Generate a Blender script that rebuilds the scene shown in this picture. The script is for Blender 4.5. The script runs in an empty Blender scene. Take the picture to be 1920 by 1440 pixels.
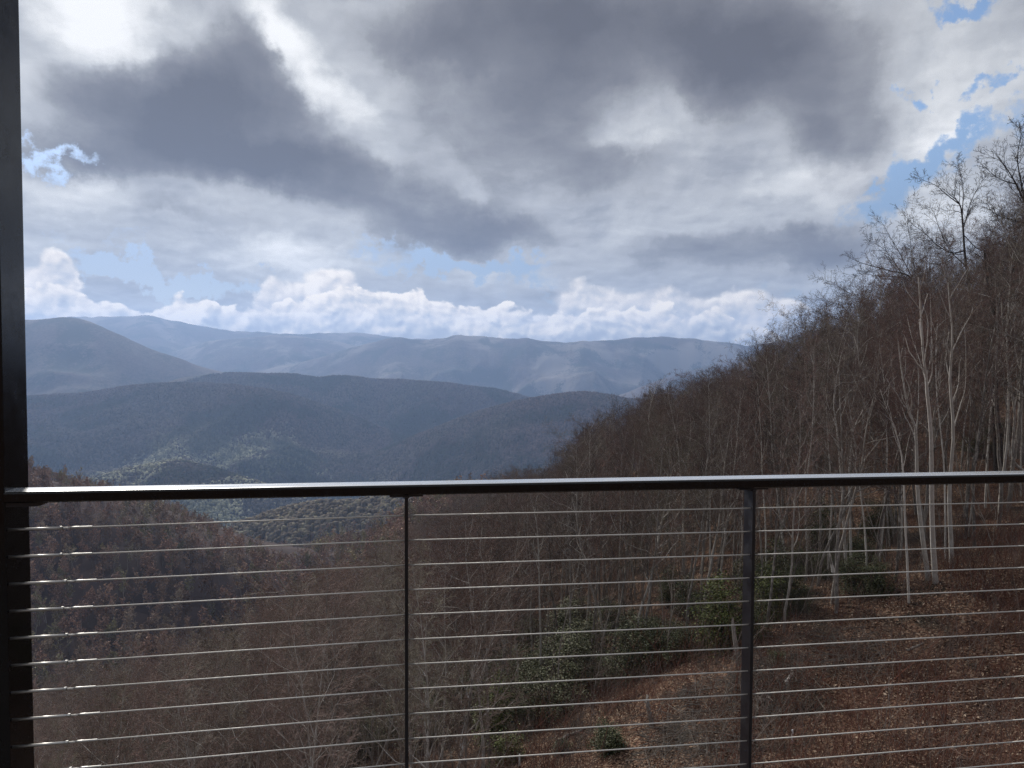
import bpy, bmesh, math, random
import numpy as np
from mathutils import Vector, Matrix
R = math.radians
SC = bpy.context.scene
COL = SC.collection
rng = np.random.default_rng(7)
random.seed(7)

# ------------------------------------------------------------------ camera
F = 1331.0                      # focal length in pixels of a 1920 px wide frame
CAMZ = 1.45                     # eye height above the balcony floor (z = 0)
PITCH, ROLL = R(2.07), R(0.24)
cam_d = bpy.data.cameras.new('camera'); cam = bpy.data.objects.new('camera', cam_d); COL.objects.link(cam)
cam_d.sensor_width = 36.0; cam_d.lens = 36.0 * F / 1920.0
cam_d.clip_start = 0.05; cam_d.clip_end = 90000.0
cam.location = (0, 0, CAMZ)
cam.matrix_world = Matrix.Translation((0, 0, CAMZ)) @ Matrix.Rotation(R(90) - PITCH, 4, 'X') @ Matrix.Rotation(ROLL, 4, 'Z')
SC.camera = cam
CM = cam.matrix_world.to_3x3()
def ray(px, py):
    return CM @ Vector(((px - 960) / F, -(py - 720) / F, -1.0))
def at(px, py, dist):
    """world point seen at photo pixel (px, py), at forward distance dist metres"""
    d = ray(px, py); d = d / d.y
    return Vector((0, 0, CAMZ)) + d * dist

# ------------------------------------------------------------------ object helpers
def link(name, me, mat=None, parent=None):
    o = bpy.data.objects.new(name, me); COL.objects.link(o)
    if mat is not None:
        me.materials.clear(); me.materials.append(mat)
    if parent is not None: o.parent = parent
    return o
def tag(o, label=None, cat=None, group=None, kind=None):
    if label: o['label'] = label
    if cat: o['category'] = cat
    if group: o['group'] = group
    if kind: o['kind'] = kind
    return o
def empty(name, loc, rz=0.0):
    o = bpy.data.objects.new(name, None); COL.objects.link(o)
    o.location = loc; o.rotation_euler = (0, 0, rz); o.empty_display_size = 0.2
    return o
def mesh_np(name, v, f, smooth=False):
    """mesh from a vertex array and an (n,k) face array"""
    v = np.asarray(v, np.float32); f = np.asarray(f, np.int32)
    me = bpy.data.meshes.new(name)
    me.vertices.add(len(v)); me.vertices.foreach_set('co', v.ravel())
    k = f.shape[1]
    me.loops.add(f.size); me.loops.foreach_set('vertex_index', f.ravel())
    me.polygons.add(len(f))
    me.polygons.foreach_set('loop_start', np.arange(0, f.size, k, dtype=np.int32))
    me.update(calc_edges=True)
    if smooth: me.polygons.foreach_set('use_smooth', np.ones(len(f), bool))
    return me
def tubes(segs, sides=4):
    """segs: array rows (x0,y0,z0,x1,y1,z1,r0,r1) -> verts, quads of open tapered tubes"""
    s = np.asarray(segs, float).reshape(-1, 8)
    a, b = s[:, :3], s[:, 3:6]
    d = b - a; L = np.linalg.norm(d, axis=1, keepdims=True); d = d / np.maximum(L, 1e-9)
    ref = np.where(np.abs(d[:, 2:3]) > 0.9, np.array([[1.0, 0, 0]]), np.array([[0, 0, 1.0]]))
    p = np.cross(d, ref); p /= np.maximum(np.linalg.norm(p, axis=1, keepdims=True), 1e-9)
    q = np.cross(d, p)
    an = np.arange(sides) * 2 * math.pi / sides
    ring = p[:, None, :] * np.cos(an)[None, :, None] + q[:, None, :] * np.sin(an)[None, :, None]
    v0 = a[:, None, :] + ring * s[:, 6][:, None, None]
    v1 = b[:, None, :] + ring * s[:, 7][:, None, None]
    v = np.concatenate([v0, v1], axis=1).reshape(-1, 3)
    n = len(s); base = (np.arange(n) * 2 * sides)[:, None]
    i = np.arange(sides); j = (i + 1) % sides
    f = np.stack([base + i, base + j, base + sides + j, base + sides + i], axis=2).reshape(-1, 4)
    return v, f
def lathe_x(bm, p0, p1, prof, sides=12):
    """revolve profile [(t, r)] about the segment p0-p1 (t in metres from p0)"""
    p0 = Vector(p0); d = (Vector(p1) - p0).normalized()
    u = d.orthogonal().normalized(); w = d.cross(u)
    rings = []
    for t, r in prof:
        rings.append([bm.verts.new(p0 + d * t + (u * math.cos(a) + w * math.sin(a)) * r)
                      for a in [2 * math.pi * k / sides for k in range(sides)]])
    for A, B in zip(rings, rings[1:]):
        for k in range(sides):
            bm.faces.new((A[k], A[(k + 1) % sides], B[(k + 1) % sides], B[k]))
    bm.faces.new(rings[0][::-1]); bm.faces.new(rings[-1])
def bm_box(bm, lo, hi, M=None):
    vs = [Vector((x, y, z)) for x in (lo[0], hi[0]) for y in (lo[1], hi[1]) for z in (lo[2], hi[2])]
    if M is not None: vs = [M @ v for v in vs]
    v = [bm.verts.new(p) for p in vs]
    for q in ((0, 1, 3, 2), (4, 6, 7, 5), (0, 4, 5, 1), (2, 3, 7, 6), (0, 2, 6, 4), (1, 5, 7, 3)):
        bm.faces.new([v[k] for k in q])
def bm_mesh(name, bm, bevel=0.0, segs=2, smooth=False):
    bmesh.ops.recalc_face_normals(bm, faces=bm.faces[:])
    if bevel > 0:
        bmesh.ops.bevel(bm, geom=bm.edges[:], offset=bevel, segments=segs, profile=0.6, affect='EDGES')
    me = bpy.data.meshes.new(name); bm.to_mesh(me); bm.free()
    if smooth:
        me.polygons.foreach_set('use_smooth', np.ones(len(me.polygons), bool))
    return me

# ------------------------------------------------------------------ node helper
class T:
    """tiny wrapper to write node trees as expressions"""
    def __init__(s, nt): s.nt = nt; s.L = nt.links
    def node(s, typ, **kw):
        n = s.nt.nodes.new(typ)
        for k, v in kw.items(): setattr(n, k, v)
        return n
    def put(s, sock, v):
        if v is None: return
        if isinstance(v, bpy.types.NodeSocket): s.L.new(v, sock)
        else:
            if sock.type == 'RGBA' and len(v) == 3: v = (*v, 1.0)
            sock.default_value = v
    def m(s, op, a, b=None, c=None, clamp=False):
        n = s.node('ShaderNodeMath', operation=op, use_clamp=clamp)
        for i, x in enumerate((a, b, c)): s.put(n.inputs[i], x)
        return n.outputs[0]
    def add(s, a, b): return s.m('ADD', a, b)
    def sub(s, a, b): return s.m('SUBTRACT', a, b)
    def mul(s, a, b): return s.m('MULTIPLY', a, b)
    def mad(s, a, b, c): return s.m('MULTIPLY_ADD', a, b, c)
    def vm(s, op, a, b=None, sc=None):
        n = s.node('ShaderNodeVectorMath', operation=op)
        s.put(n.inputs[0], a); s.put(n.inputs[1], b)
        if sc is not None: s.put(n.inputs['Scale'], sc)
        return n.outputs['Value'] if op in ('LENGTH', 'DOT_PRODUCT', 'DISTANCE') else n.outputs[0]
    def xyz(s, v):
        n = s.node('ShaderNodeSeparateXYZ'); s.put(n.inputs[0], v); return n.outputs
    def vec(s, x, y, z):
        n = s.node('ShaderNodeCombineXYZ')
        for i, v in enumerate((x, y, z)): s.put(n.inputs[i], v)
        return n.outputs[0]
    def step(s, v, a, b, c=0.0, d=1.0, kind='SMOOTHSTEP'):
        n = s.node('ShaderNodeMapRange', interpolation_type=kind)
        s.put(n.inputs['Value'], v)
        for k, x in (('From Min', a), ('From Max', b), ('To Min', c), ('To Max', d)): s.put(n.inputs[k], x)
        return n.outputs['Result']
    def noise(s, v, scale=1.0, detail=4.0, rough=0.5, dist=0.0, dims='3D', lac=2.0, out=0, kind='FBM'):
        n = s.node('ShaderNodeTexNoise', noise_dimensions=dims, noise_type=kind)
        s.put(n.inputs['Vector'], v); n.inputs['Scale'].default_value = scale; n.inputs['Detail'].default_value = detail
        n.inputs['Roughness'].default_value = rough; n.inputs['Lacunarity'].default_value = lac
        n.inputs['Distortion'].default_value = dist
        return n.outputs[out]
    def voro(s, v, scale=1.0, out='Distance', dims='3D', feature='F1', detail=0.0, rough=0.5, rand=1.0):
        n = s.node('ShaderNodeTexVoronoi', voronoi_dimensions=dims, feature=feature)
        s.put(n.inputs['Vector'], v); n.inputs['Scale'].default_value = scale
        n.inputs['Detail'].default_value = detail; n.inputs['Roughness'].default_value = rough
        n.inputs['Randomness'].default_value = rand
        return n.outputs[out]
    def ramp(s, v, stops, interp='LINEAR'):
        n = s.node('ShaderNodeValToRGB'); cr = n.color_ramp; cr.interpolation = interp
        while len(cr.elements) < len(stops): cr.elements.new(0.5)
        for e, (p, c) in zip(cr.elements, stops): e.position = p; e.color = (*c, 1.0)
        s.put(n.inputs[0], v); return n.outputs[0]
    def mix(s, f, a, b, blend='MIX'):
        n = s.node('ShaderNodeMix', data_type='RGBA', blend_type=blend)
        s.put(n.inputs[0], f); s.put(n.inputs[6], a); s.put(n.inputs[7], b); return n.outputs[2]
def srgb(r, g, b):
    return tuple(((c / 255) / 12.92 if c <= 10 else (((c / 255) + 0.055) / 1.055) ** 2.4) for c in (r, g, b))
def material(name, rough=0.8, spec=0.2):
    mt = bpy.data.materials.new(name); mt.use_nodes = True
    b = mt.node_tree.nodes['Principled BSDF']
    b.inputs['Roughness'].default_value = rough; b.inputs['Specular IOR Level'].default_value = spec
    return mt, T(mt.node_tree), b
# ------------------------------------------------------------------ sky: Nishita blue with a broken cloud deck, in world directions
SUN_AZ, SUN_EL = R(-31), R(36)
world = bpy.data.worlds.new('World'); SC.world = world; world.use_nodes = True
wt = T(world.node_tree)
bg = world.node_tree.nodes['Background']
def sky_uv(px, py):
    d = ray(px, py).normalized()
    return math.atan2(d.x, d.y), math.asin(d.z)
def build_sky():
    t = wt
    sky = t.node('ShaderNodeTexSky', sky_type='NISHITA', sun_disc=False)
    sky.sun_elevation = SUN_EL; sky.sun_rotation = SUN_AZ; sky.air_density = 1.0; sky.dust_density = 0.6; sky.ozone_density = 1.3; sky.altitude = 900
    tc = t.node('ShaderNodeTexCoord').outputs['Generated']
    x, y, z = t.xyz(t.vm('NORMALIZE', tc))
    az = t.m('ARCTAN2', x, y); el = t.m('ARCSINE', z)
    uv = t.vec(az, el, 0.0)
    # cloud plane coordinates, for the perspective of the deck
    elp = t.m('MAXIMUM', z, 0.0)
    inv = t.m('DIVIDE', 1.0, t.add(elp, 0.24))
    P = t.vec(t.mul(x, inv), t.mul(y, inv), 0.0)
    # warp of the layout so that its masses get cloud outlines
    w1 = t.vm('SUBTRACT', t.noise(P, 1.6, 4, 0.55, dims='2D', out=1), (0.5, 0.5, 0.5))
    w2 = t.vm('SUBTRACT', t.noise(uv, 9.0, 6, 0.62, dims='2D', out=1), (0.5, 0.5, 0.5))
    uvw = t.vm('ADD', uv, t.vm('ADD', t.vm('SCALE', w1, sc=0.06), t.vm('SCALE', w2, sc=0.075)))
    def blob(px, py, rx, ry, rot=0.0, src=None, soft=0.0):
        u, v = sky_uv(px, py)
        c = math.cos(u)
        d = t.vm('SUBTRACT', src if src is not None else uvw, (u, v, 0))
        if rot:
            n = t.node('ShaderNodeVectorRotate', rotation_type='Z_AXIS'); t.put(n.inputs['Vector'], d); n.inputs['Angle'].default_value = R(-rot); d = n.outputs[0]
        d = t.vm('MULTIPLY', d, (F / rx / c / c, F / ry / c, 0))
        return t.step(t.vm('LENGTH', d), 1.0, soft, 0.0, 1.0)
    def layout(items, base, src=None):
        acc = base
        for it in items:
            amp = it[0]; b = blob(*(list(it[1:]) + [0.0] * (6 - len(it))), src=src)
            acc = t.mad(b, amp, acc)
        return acc
    w3 = t.vm('SUBTRACT', t.noise(uv, 26.0, 6, 0.65, dims='2D', out=1), (0.5, 0.5, 0.5))
    uvg = t.vm('ADD', uvw, t.vm('ADD', t.vm('SCALE', w3, sc=0.06), t.vm('SCALE', w2, sc=0.07)))
    S = Vector((math.sin(SUN_AZ) * 1.1, math.cos(SUN_AZ) * 1.1, 0))
    toS = t.vm('NORMALIZE', t.vm('SUBTRACT', tuple(S), P))
    Pw = t.vm('ADD', P, t.vm('SCALE', t.vm('SUBTRACT', t.noise(P, 5.5, 5, 0.6, dims='2D', out=1), (0.5, 0.5, 0.5)), sc=0.10))
    def cl(Pv): return t.noise(Pv, 2.1, 8, 0.60, 0.15, dims='2D')
    def puff(Pv): return t.sub(1.0, t.voro(Pv, 3.1, dims='2D', feature='SMOOTH_F1', detail=3.0, rough=0.55))
    n0 = cl(Pw); n1 = cl(t.vm('ADD', Pw, t.vm('SCALE', toS, sc=0.05)))
    p0 = puff(Pw); p1 = puff(t.vm('ADD', Pw, t.vm('SCALE', toS, sc=0.035)))
    emb = t.add(t.sub(n0, n1), t.mul(t.sub(p0, p1), 0.5))
    fine = t.noise(Pw, 6.0, 6, 0.58, 0.2, dims='2D')
    mid = t.noise(uvw, 5.0, 7, 0.60, 0.4, dims='2D')
    # bright broken layer behind
    B = layout(SKY_BRIGHT, 0.43)
    B = t.add(B, t.mul(t.sub(mid, 0.5), 0.65))
    B = t.add(B, t.mul(emb, 0.65))
    B = t.add(B, t.mul(t.sub(fine, 0.5), 0.12))
    back = t.ramp(B, [(0.0, srgb(134, 136, 143)), (0.3, srgb(164, 166, 172)), (0.55, srgb(195, 197, 200)), (0.75, srgb(226, 227, 228)), (0.9, srgb(247, 247, 247)), (1.0, srgb(255, 255, 255))])
    # dark stratocumulus masses in front, light where thin
    D = layout(SKY_DARK, 0.15)
    D = t.add(D, t.mul(t.sub(n0, 0.5), 0.42))
    D = t.add(D, t.mul(t.sub(mid, 0.5), 0.60))
    D = t.add(D, t.mul(t.sub(p0, 0.62), 0.25))
    D = t.add(D, t.mul(t.sub(fine, 0.5), 0.22))
    da = t.step(D, -0.10, 0.44)
    front = t.ramp(t.add(D, t.mul(emb, -0.5)), [(0.0, srgb(214, 215, 216)), (0.14, srgb(184, 185, 188)), (0.34, srgb(152, 152, 155)), (0.62, srgb(123, 122, 126)), (1.0, srgb(95, 93, 97))])
    deck = t.mix(da, back, front)
    # gaps in the deck
    G0 = layout(SKY_GAPS, 0.0, uvg); gm = t.step(G0, 0.02, 0.35); G = G0
    G = t.add(G, t.mul(t.sub(fine, 0.5), 1.2))
    G = t.add(G, t.mul(t.sub(mid, 0.5), 1.4))
    gap = t.mul(t.step(G, 0.10, 1.05), gm)
    blue = t.mix(1.0, sky.outputs[0], t.mix(t.step(el, 0.09, 0.32), (0.62, 0.60, 0.66), (1.4, 1.4, 1.4)), 'MULTIPLY')
    ten = t.mix(1.0, deck, (10, 10, 10), 'MULTIPLY')
    col = t.mix(gap, ten, blue)
    # heaped cumulus bank low above the ridges, two rows deep
    def bank_row(col, q, top0, items, amp, vs, tint, edge):
        qw = t.vm('ADD', q, t.vm('SCALE', t.vm('SUBTRACT', t.noise(q, 20, 5, 0.55, dims='2D', out=1), (0.5, 0.5, 0.5)), sc=0.024))
        def heap(v):
            return t.add(t.mul(t.sub(1.0, t.voro(v, vs, dims='2D', feature='SMOOTH_F1', detail=3.0, rough=0.62)), 0.75), t.mul(t.noise(v, 11.0, 5, 0.55, dims='2D'), 0.9))
        h0 = heap(qw); h1 = heap(t.vm('ADD', qw, (-0.005, 0.008, 0)))
        big = t.noise(q, 5.5, 3, 0.5, dims='2D')
        top = layout(items, top0)
        top = t.add(top, t.mul(t.sub(big, 0.5), 0.06))
        top = t.add(top, t.mul(t.sub(h0, 0.85), amp))
        depth = t.sub(top, el)
        dens = t.step(depth, -0.001, edge)
        CB = t.add(0.76, t.mul(t.sub(h0, h1), 1.35))
        CB = t.add(CB, t.step(depth, 0.0, 0.030, 0.16, -0.04))
        CB = t.add(CB, t.mul(t.sub(t.noise(q, 13, 7, 0.62, 0.3, dims='2D'), 0.5), 0.7))
        CB = t.sub(CB, t.step(el, 0.060, 0.012, 0.0, 0.30))
        c = t.ramp(CB, [(0.0, (0.26, 0.31, 0.40)), (0.38, (0.42, 0.46, 0.54)), (0.60, (0.66, 0.69, 0.73)), (0.82, (0.98, 0.95, 0.91)), (1.0, (1.22, 1.18, 1.10))])
        return t.mix(dens, col, t.mix(1.0, c, tint, 'MULTIPLY'))
    q = t.vec(az, t.mul(el, 1.25), 0.3)
    col = bank_row(col, t.vm('ADD', q, (3.1, 0.7, 0)), 0.090, BANK_TOP2, 0.040, 9.0, (9.8, 9.3, 8.9), 0.014)
    col = bank_row(col, q, 0.078, BANK_TOP, 0.042, 13.0, (11.0, 10.2, 9.3), 0.005)
    t.put(bg.inputs['Color'], col); bg.inputs['Strength'].default_value = 0.1
# amplitude, px, py, rx, ry, rotation
SKY_BRIGHT = [
 (0.75, 175, 10, 210, 130), (0.30, 70, 160, 130, 100), (0.42, 600, 150, 260, 60, -42), (0.40, 500, 30, 60, 110, 20), (0.10, 740, 250, 170, 110),
 (0.22, 1180, 260, 150, 50), (0.16, 1330, 400, 200, 90), (0.26, 1480, 330, 150, 60), (0.24, 1780, 130, 190, 190), (0.30, 1600, 330, 140, 70), (0.30, 1760, 260, 150, 50), (0.30, 1790, 420, 170, 90),
 (0.30, 120, 370, 150, 70), (0.28, 480, 455, 300, 45), (0.25, 560, 490, 320, 40), (0.2, 960, 520, 240, 30), (0.25, 130, 470, 200, 40), (-0.15, 1350, 560, 250, 60), (-0.1, 900, 330, 200, 80),
]
SKY_DARK = [
 (0.85, 420, 225, 310, 195, 5), (0.45, 250, 170, 270, 120), (0.40, 450, 80, 130, 100), (0.95, 1110, 50, 600, 175, -6), (0.50, 1040, 230, 230, 170), (0.55, 1450, 110, 290, 190),
 (0.35, 760, 70, 200, 90), (0.40, 1560, 230, 150, 110), (0.50, 720, 375, 380, 80, -10), (0.35, 210, 240, 210, 130), (0.35, 330, 310, 280, 80), (0.22, 850, 250, 300, 160), (0.48, 900, 440, 260, 55), (0.40, 560, 320, 250, 70), (0.35, 1120, 310, 170, 80), (0.40, 320, 405, 150, 30),
 (0.50, 1390, 470, 310, 70), (0.40, 1550, 450, 160, 60), (0.30, 90, 290, 160, 60), (-0.65, 590, 140, 260, 65, -42), (-0.5, 170, 20, 200, 120), (-0.75, 1830, 200, 190, 300), (-0.35, 1790, 420, 150, 120), (0.25, 200, 330, 200, 50),
 (-0.25, 1170, 250, 130, 50), (-0.2, 1330, 400, 170, 60), (-0.3, 880, 350, 60, 50), (-0.25, 130, 390, 160, 60), (-0.4, 450, 470, 420, 45, -4), (-0.2, 720, 200, 110, 90), (0.15, 1000, 560, 700, 60),
]
SKY_GAPS = [
 (1.0, 85, 300, 100, 34), (2.2, 330, 520, 290, 46, -4), (1.5, 870, 505, 230, 34), (0.55, 150, 455, 170, 24), (0.6, 730, 470, 130, 26), (0.5, 60, 520, 120, 30),
 (1.15, 1700, 350, 140, 75, 32), (0.95, 1820, 265, 150, 45, 28), (1.15, 1790, 5, 95, 34), (0.8, 1730, 165, 46, 28, 10), (0.8, 1860, 148, 48, 30, 20), (0.45, 1480, 560, 100, 30), (0.5, 1010, 540, 90, 18),
]
BANK_TOP = [
 (0.026, 140, 560, 130, 160), (0.016, 370, 560, 150, 200), (0.024, 620, 540, 170, 200), (-0.008, 470, 560, 60, 200), (0.016, 800, 540, 130, 200), (-0.01, 1010, 560, 120, 200), (-0.004, 1250, 560, 150, 200), (-0.09, 1620, 560, 260, 300),
]
BANK_TOP2 = [
 (0.045, 90, 480, 140, 200), (-0.11, 330, 540, 190, 200), (0.05, 560, 500, 210, 200), (-0.04, 870, 520, 130, 200), (0.02, 1080, 520, 150, 200), (0.01, 1300, 540, 200, 200), (-0.10, 1680, 540, 260, 300),
]
build_sky()
world.cycles.sampling_method = 'MANUAL'; world.cycles.sample_map_resolution = 512
sun_d = bpy.data.lights.new('sun', 'SUN'); sun = bpy.data.objects.new('sun', sun_d); COL.objects.link(sun)
sun_d.energy = 4.6; sun_d.angle = R(6); sun_d.color = (1.0, 0.95, 0.87)
sdir = Vector((math.sin(SUN_AZ) * math.cos(SUN_EL), math.cos(SUN_AZ) * math.cos(SUN_EL), math.sin(SUN_EL)))
sun.rotation_euler = sdir.to_track_quat('Z', 'Y').to_euler()
sun.location = (0, 0, 50)
vs = SC.view_settings; vs.view_transform = 'Standard'; vs.look = 'None'; vs.gamma = 1.0; vs.exposure = 0.0; vs.use_curve_mapping = False
cy = SC.cycles
cy.max_bounces = 6; cy.diffuse_bounces = 2; cy.glossy_bounces = 3; cy.transmission_bounces = 2; cy.volume_bounces = 1; cy.transparent_max_bounces = 8
cy.caustics_reflective = False; cy.caustics_refractive = False
cy.sample_clamp_indirect = 2.0; cy.sample_clamp_direct = 6.0; cy.denoising_prefilter = 'NONE'
# ------------------------------------------------------------------ terrain: one sheet from under the balcony to the far ranges
def noise2(x, y, seed, octaves=4, gain=0.5):
    """value noise fbm in [-1,1] on arrays"""
    out = np.zeros_like(x, float); amp = 1.0; tot = 0.0
    for o in range(octaves):
        r = np.random.default_rng(seed + o * 17); tab = r.random((256, 256)) * 2 - 1
        xi = np.floor(x).astype(int); yi = np.floor(y).astype(int)
        fx = x - xi; fy = y - yi; fx = fx * fx * fx * (fx * (fx * 6 - 15) + 10); fy = fy * fy * fy * (fy * (fy * 6 - 15) + 10)
        a = tab[xi & 255, yi & 255]; b = tab[(xi + 1) & 255, yi & 255]; c = tab[xi & 255, (yi + 1) & 255]; d = tab[(xi + 1) & 255, (yi + 1) & 255]
        out += amp * ((a * (1 - fx) + b * fx) * (1 - fy) + (c * (1 - fx) + d * fx) * fy)
        tot += amp; amp *= gain
        x, y = 2.03 * x * 0.8 - 2.03 * y * 0.6 + 13.7, 2.03 * x * 0.6 + 2.03 * y * 0.8 + 7.1
    return out / tot
def ridged(x, y, seed, octaves=4):
    out = np.zeros_like(x, float); amp = 1.0; tot = 0.0
    for o in range(octaves):
        out += amp * (1 - 2 * np.abs(noise2(x, y, seed + 31 * o, 1))); tot += amp; amp *= 0.48
        x, y = 2.1 * x * 0.8 - 2.1 * y * 0.6 + 3.7, 2.1 * x * 0.6 + 2.1 * y * 0.8 + 9.1
    return out / tot
def smax(a, b, k):
    h = np.clip(0.5 + 0.5 * (a - b) / k, 0, 1)
    return b + (a - b) * h + k * h * (1 - h)
def pz(px, py, d):
    return at(px, py, d).z - CAMZ
# near ground: thin-plate surface through surveyed points (photo pixel column, forward distance, height below the eye)
NEAR = [
 # hillside at the right, with the clearing
 (1486, 25, pz(1486, 1418, 25)), (1745, 34, pz(1745, 1092, 34)), (1510, 38, pz(1510, 1118, 38)), (1850, 42, pz(1850, 1010, 42)), (1920, 26, pz(1920, 1330, 26)),
 (1380, 30, pz(1380, 1222, 30)), (1000, 30, -17.4), (1200, 36, -16.6), (2300, 30, -7.0), (2300, 55, -2.5), (960, 22, -15.2), (1700, 22, -13.4), (1600, 30, -12.9),
 (1920, 75, 1.0), (1800, 85, -0.6), (1650, 100, -4.6), (1500, 120, -10.5), (1350, 140, -16.5), (1200, 165, -25.0), (1050, 200, -42.5), (950, 250, -57.5),
 (850, 330, -72.0), (760, 420, -97.0), (640, 520, -147.0), (1500, 60, -11.2), (1350, 70, -15.0), (1200, 80, -20.5), (1050, 90, -26.5), (900, 100, -36.0),
 (2400, 90, 3.0), (2600, 60, 2.0),
 # behind the crest it falls away
 (1920, 140, -14), (1650, 180, -24), (1500, 210, -34), (1200, 270, -62), (1050, 320, -86), (850, 470, -125), (1700, 400, -120), (1200, 600, -190),
 # gully below the balcony, falling to the left
 (640, 60, -34.0), (300, 60, -43.0), (60, 60, -46.0), (-400, 60, -50), (300, 110, -64.0), (640, 110, -52.0), (60, 110, -68), (-400, 110, -76),
 (640, 220, -92.0), (300, 320, -131.0), (60, 320, -125.0), (480, 330, -137), (-400, 300, -112), (900, 200, -56),
 # spur across the gully at the left
 (-500, 440, -52.0), (0, 430, -70.0), (55, 425, -74.0), (190, 410, -85.0), (330, 400, -97.0), (430, 385, -109.0), (530, 370, -121.0), (620, 400, -142),
 (0, 640, -170), (330, 600, -200), (-500, 680, -150), (530, 620, -220), (640, 800, -260), (850, 900, -260), (100, 1000, -300), (1500, 1000, -320),
]
npts = np.array([((p[0] - 960) / F * p[1], p[1], p[2]) for p in NEAR] + [(0, 0, -9.5), (20, 0, -6.5), (-25, 0, -16), (0, 12, -12.6), (0, -40, -1.0), (60, -30, 4.0), (-70, -20, -22), (60, 20, -1.0), (-80, 40, -45)])
def tps_fit(P):
    n = len(P); d2 = ((P[:, None, :2] - P[None, :, :2]) ** 2).sum(2)
    K = np.where(d2 > 0, 0.5 * d2 * np.log(np.maximum(d2, 1e-9)), 0) + np.eye(n) * 25.0
    A = np.zeros((n + 3, n + 3)); A[:n, :n] = K; A[:n, n] = 1; A[:n, n + 1:] = P[:, :2]; A[n, :n] = 1; A[n + 1:, :n] = P[:, :2].T
    return np.linalg.solve(A, np.concatenate([P[:, 2], np.zeros(3)]))
TPS = tps_fit(npts)
def near_h(x, y):
    sh = x.shape; x = x.ravel(); y = y.ravel(); out = TPS[-3] + TPS[-2] * x + TPS[-1] * y
    for k in range(len(npts)):
        d2 = (x - npts[k, 0]) ** 2 + (y - npts[k, 1]) ** 2
        out = out + TPS[k] * 0.5 * d2 * np.log(np.maximum(d2, 1e-9))
    return out.reshape(sh)
# ranges: crest line as (photo column, photo row) at a stated distance (km grows with the column list)
RIDGES = [
 # pts, distance, front slope, back slope, spur amplitude, spur size
 dict(p=[(-700, 985), (0, 930), (150, 905), (230, 880), (330, 862), (400, 878), (480, 905), (560, 935), (700, 985), (900, 1060)], d=1900, s=.34, b=.30, a=46, w=430),
 dict(p=[(-300, 1060), (380, 1040), (430, 992), (520, 962), (590, 946), (650, 946), (720, 935), (800, 915), (880, 905), (1000, 915), (1300, 960)], d=1000, s=.36, b=.34, a=34, w=260),
 dict(p=[(-900, 745), (-200, 752), (50, 742), (150, 737), (250, 721), (330, 716), (420, 719), (500, 728), (560, 742), (640, 770), (760, 820), (900, 880), (1100, 960)], d=3100, s=.36, b=.30, a=135, w=640),
 dict(p=[(200, 745), (340, 706), (400, 697), (480, 699), (540, 699), (600, 707), (640, 702), (700, 710), (780, 712), (850, 718), (940, 730), (1000, 747), (1080, 775), (1300, 830)], d=3900, s=.34, b=.3, a=150, w=720),
 dict(p=[(700, 850), (820, 800), (900, 770), (980, 749), (1040, 738), (1100, 734), (1150, 741), (1230, 756), (1330, 775), (1600, 790), (2200, 760)], d=2700, s=.36, b=.3, a=80, w=650),
 dict(p=[(-900, 655), (-300, 612), (0, 601), (45, 598), (90, 596), (130, 591), (165, 598), (215, 621), (270, 646), (300, 659), (330, 667), (370, 683), (400, 692), (450, 701), (560, 725), (700, 760)], d=5000, s=.38, b=.33, a=240, w=1500),
 dict(p=[(900, 800), (1100, 756), (1170, 736), (1240, 708), (1320, 686), (1400, 668), (1600, 640), (2000, 600), (2600, 610)], d=5500, s=.34, b=.3, a=150, w=1300),
 dict(p=[(300, 735), (440, 706), (500, 691), (560, 679), (640, 656), (700, 639), (740, 629), (790, 638), (850, 628), (900, 627), (960, 633), (1000, 634), (1040, 641), (1090, 639), (1130, 637), (1190, 632), (1260, 631), (1310, 634), (1350, 640), (1400, 647), (1450, 654), (1600, 665), (2000, 690)], d=7200, s=.34, b=.28, a=620, w=2000),
 dict(p=[(200, 690), (290, 672), (330, 657), (400, 637), (460, 632), (530, 624), (580, 632), (650, 642), (720, 660), (900, 690)], d=8600, s=.3, b=.3, a=420, w=2200),
 dict(p=[(1000, 700), (1300, 655), (1400, 647), (1450, 641), (1500, 627), (1560, 610), (1700, 590), (2100, 600)], d=8400, s=.3, b=.3, a=420, w=2200),
 dict(p=[(-900, 640), (-200, 615), (60, 600), (165, 591), (230, 593), (280, 589), (330, 602), (420, 618), (560, 625), (660, 622), (760, 634), (900, 640), (1100, 644), (1500, 650), (2600, 650)], d=10000, s=.3, b=.3, a=220, w=2200),
]
def ridge_h(rd, t, rr, x, y):
    px = np.array([p[0] for p in rd['p']], float); py = np.array([p[1] for p in rd['p']], float)
    col = 960 + F * t
    # smooth the polyline a little, add small crest wiggle
    rowv = sum(np.interp(col + k, px, py) for k in (-14, -7, 0, 7, 14)) / 5
    rowv = rowv + (1.5 if rd['d'] < 6000 else 2.6) * noise2(col / 26.0, col * 0 + rd['d'] / 900.0, 11, 3)
    d = rd['d'] * (1 + 0.045 * noise2(col / 170.0, col * 0 + rd['d'] / 700.0, 5, 2))
    crest = -(rowv - (672 + (col - 960) * 0.0042)) / F * d - 9.0
    dd = y - d                                   # along the view
    s = np.where(dd < 0, rd['s'], rd['b'])
    sp = ridged(x / rd['w'], y / rd['w'], int(rd['d']) % 97, 4)
    fade = 1 - np.exp(-(dd / (rd['w'] * 0.55)) ** 2)
    h = crest - s * (np.sqrt(dd * dd + 60.0 ** 2) - 60.0)
    return h + rd['a'] * (sp - 0.75) * fade
FLOOR = -520.0
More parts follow.
